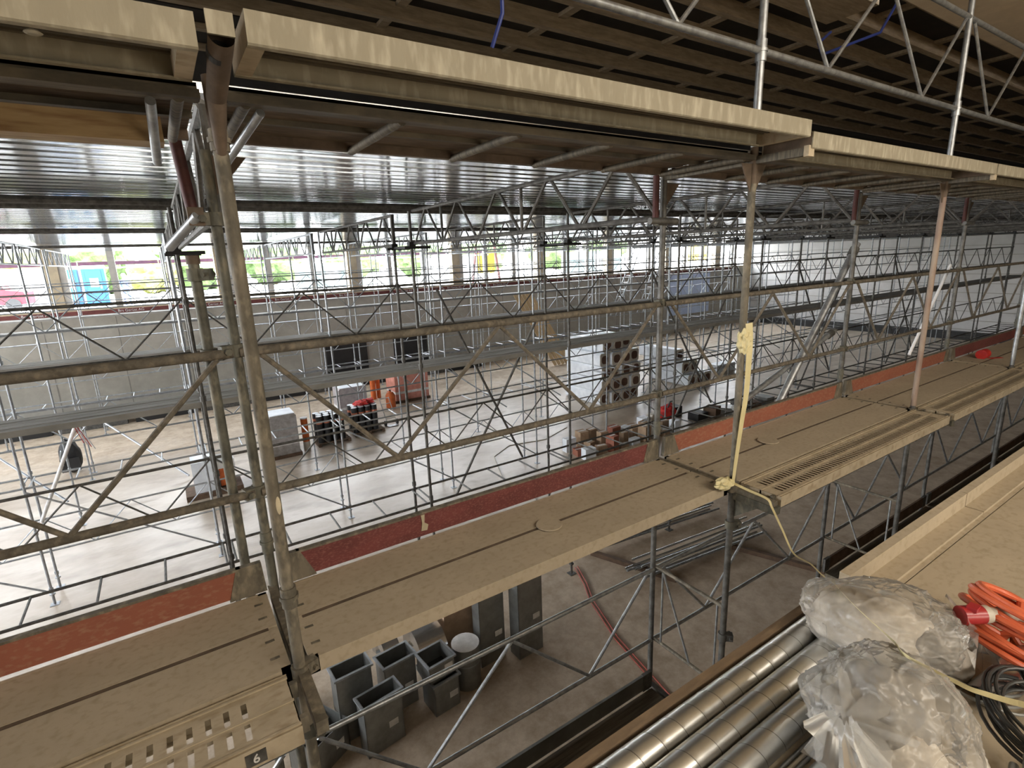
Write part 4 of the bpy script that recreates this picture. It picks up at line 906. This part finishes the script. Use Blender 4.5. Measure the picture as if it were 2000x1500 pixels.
# boxes in the middle distance
rnd = random.Random(11); n = 0
for i in range(27):
    x = 11.0+(i%9)*.52+rnd.uniform(-.04,.04); y = 12.5+(i//9)*.5+rnd.uniform(-.03,.03)-.0*i; w = rnd.uniform(.25,.42); d = rnd.uniform(.2,.36); h = rnd.uniform(.15,.6)
    m_, cn = rnd.choice(((card,'brown'),(card,'brown'),(white_film,'white'),(cream,'cream'),(white_film,'white'),(orboard,'reddish')))
    zb = FL
    t = empty('carton', (x,y,zb), rnd.uniform(-.2,.2)); tag(t, '%s carton on the floor, %s row, %s from left' % (cn, ORD[i//9], ORD[i%9]), 'carton', 'heap of cartons')
    MB().box(-w/2,w/2,-d/2,d/2,0,h).obj('box', m_, t)
    MB().box(-w/2,w/2,-.03,.03,h,h+.004).obj('tape', paper, t)
t = empty('tool_bag', (16.4,13.9,FL)); tag(t, 'red and black work bag on the floor right of the cartons', 'bag')
bm = bmesh.new(); bmesh.ops.create_icosphere(bm, subdivisions=3, radius=.35)
for v in bm.verts: v.co = Vector((v.co.x*1.3, v.co.y, max(v.co.z*.9+.25, 0)))*(1+.25*noise.noise(v.co*5))
me = bpy.data.meshes.new('bag_body'); bm.to_mesh(me); bm.free(); me.materials.append(red_m); o = bpy.data.objects.new('bag_body', me); COL.objects.link(o); o.parent = t
MB().path([(-.2,-.2,.5),(-.1,-.25,.75),(.1,-.25,.75),(.2,-.2,.5)], .03, 8).obj('handle', black_roll, t, True)
MB().box(.2,.7,-.2,.25,0,.42).obj('black_pocket', black_roll, t)
for i in range(6):
    t = MB().box(-.3,.3,-.25,.25,0,.3+.1*(i%2)); o = t.obj('dark_crate', (black_m, brownw, duct_sh)[i % 3]); o.location = (17.2+.75*i, 13.0-.1*i, FL); o.rotation_euler = (0,0,.3*i)
    tag(o, 'dark crate on the floor right of the work bag, %s from the left' % ORD[i], 'crate')
# backpack and white leaning pole at the left
t = empty('backpack', (-3.4,22.4,FL)); tag(t, 'black backpack standing on the floor at the left', 'backpack')
bm = bmesh.new(); bmesh.ops.create_icosphere(bm, subdivisions=3, radius=.5)
for v in bm.verts: v.co = Vector((v.co.x*(.62-.1*v.co.z), v.co.y*.5, v.co.z*1.2+.6))*(1+.08*noise.noise(v.co*5))
me = bpy.data.meshes.new('body'); bm.to_mesh(me); bm.free(); me.materials.append(black_roll); o = bpy.data.objects.new('body', me); COL.objects.link(o); o.parent = t
MB().box(-.25,.25,-.36,-.28,.15,.6).obj('pocket', black_m, t); MB().path([(-.15,-.3,.9),(-.2,-.42,.7),(-.18,-.4,.4)], .03).obj('strap', grey_blank, t, True)
t = empty('leaning_pole', (0,0,0)); tag(t, 'pale pole with a red and white tape tuft leaning on the left scaffold', 'pole')
MB().tube((-1.72,12.6,-2.78),(-2.75,13.6,-4.9),.035,12).obj('pole', white_m, t, True)
for i in range(4): MB().beam((-1.74+.02*i,12.5,-2.82),(-1.66+.05*i,12.5,-3.15-.05*i),.05,.004).obj('tape_tail', (red_m, white_m)[i%2], t)
# timber boards leaning against the back wall
for i in range(5):
    o = MB().beam((17.3+.28*i,26.2,-2.1),(19.6+.3*i,25.3,FL+.02),.2,.03,(0,1,0)).obj('leaning_board', woodl)
    tag(o, 'pale fresh timber board leaning on the scaffold, %s from the left' % ORD[i], 'board', 'leaning fresh boards')
# orange edge boards and grey stacks by the back wall
for i in range(5): tag(MB().box(7.6+1.55*i, 9.1+1.55*i, 27.4, 27.44, -3.72, -3.5).obj('orange_board', orboard), 'orange board along the scaffold before the black openings, %s from the left' % ORD[i], 'board', 'orange boards')
for i in range(9): tag(MB().box(-7+2.6*i, -4.7+2.6*i, 28.3, 28.9, FL, -6.05+.08*(i%3)).obj('insulation_stack', (black_m, galv_dark)[i%2]), 'dark stack of sheets along the back wall base, %s from the left' % ORD[i], 'stack')
tag(MB().box(34.5, 39.5, 29.3, 29.45, -5.2, -1.9).obj('blue_sheet', bluesheet), 'pale blue plastic sheet hanging on the far right wall', 'sheet')
tag(MB().box(24.6, 26.2, 17.5, 18.1, FL, FL+.45).obj('covered_stack', white_film), 'low white covered stack on the bright floor at the right', 'stack')
# far stair ladders
for i, x in enumerate((24.5, 27.0)):
    t = MB()
    for s in (0,.5): t.tube((x,25.2+s,-4.0),(x+2.2,25.2+s,.3),.03)
    for j in range(9): t.box(x+.2+.22*j, x+.42+.22*j, 25.2, 25.7, -3.7+.44*j, -3.67+.44*j)
    tag(t.obj('scaffold_stair', galv_far), 'steep pale metal stair far inside the scaffolding, %s one' % ('left','right')[i], 'stair')
for o in list(S.objects):
    if o.type == 'MESH' and not o.get('kind') and o.parent is None and not o.get('label'): print('UNLABELLED', o.name)
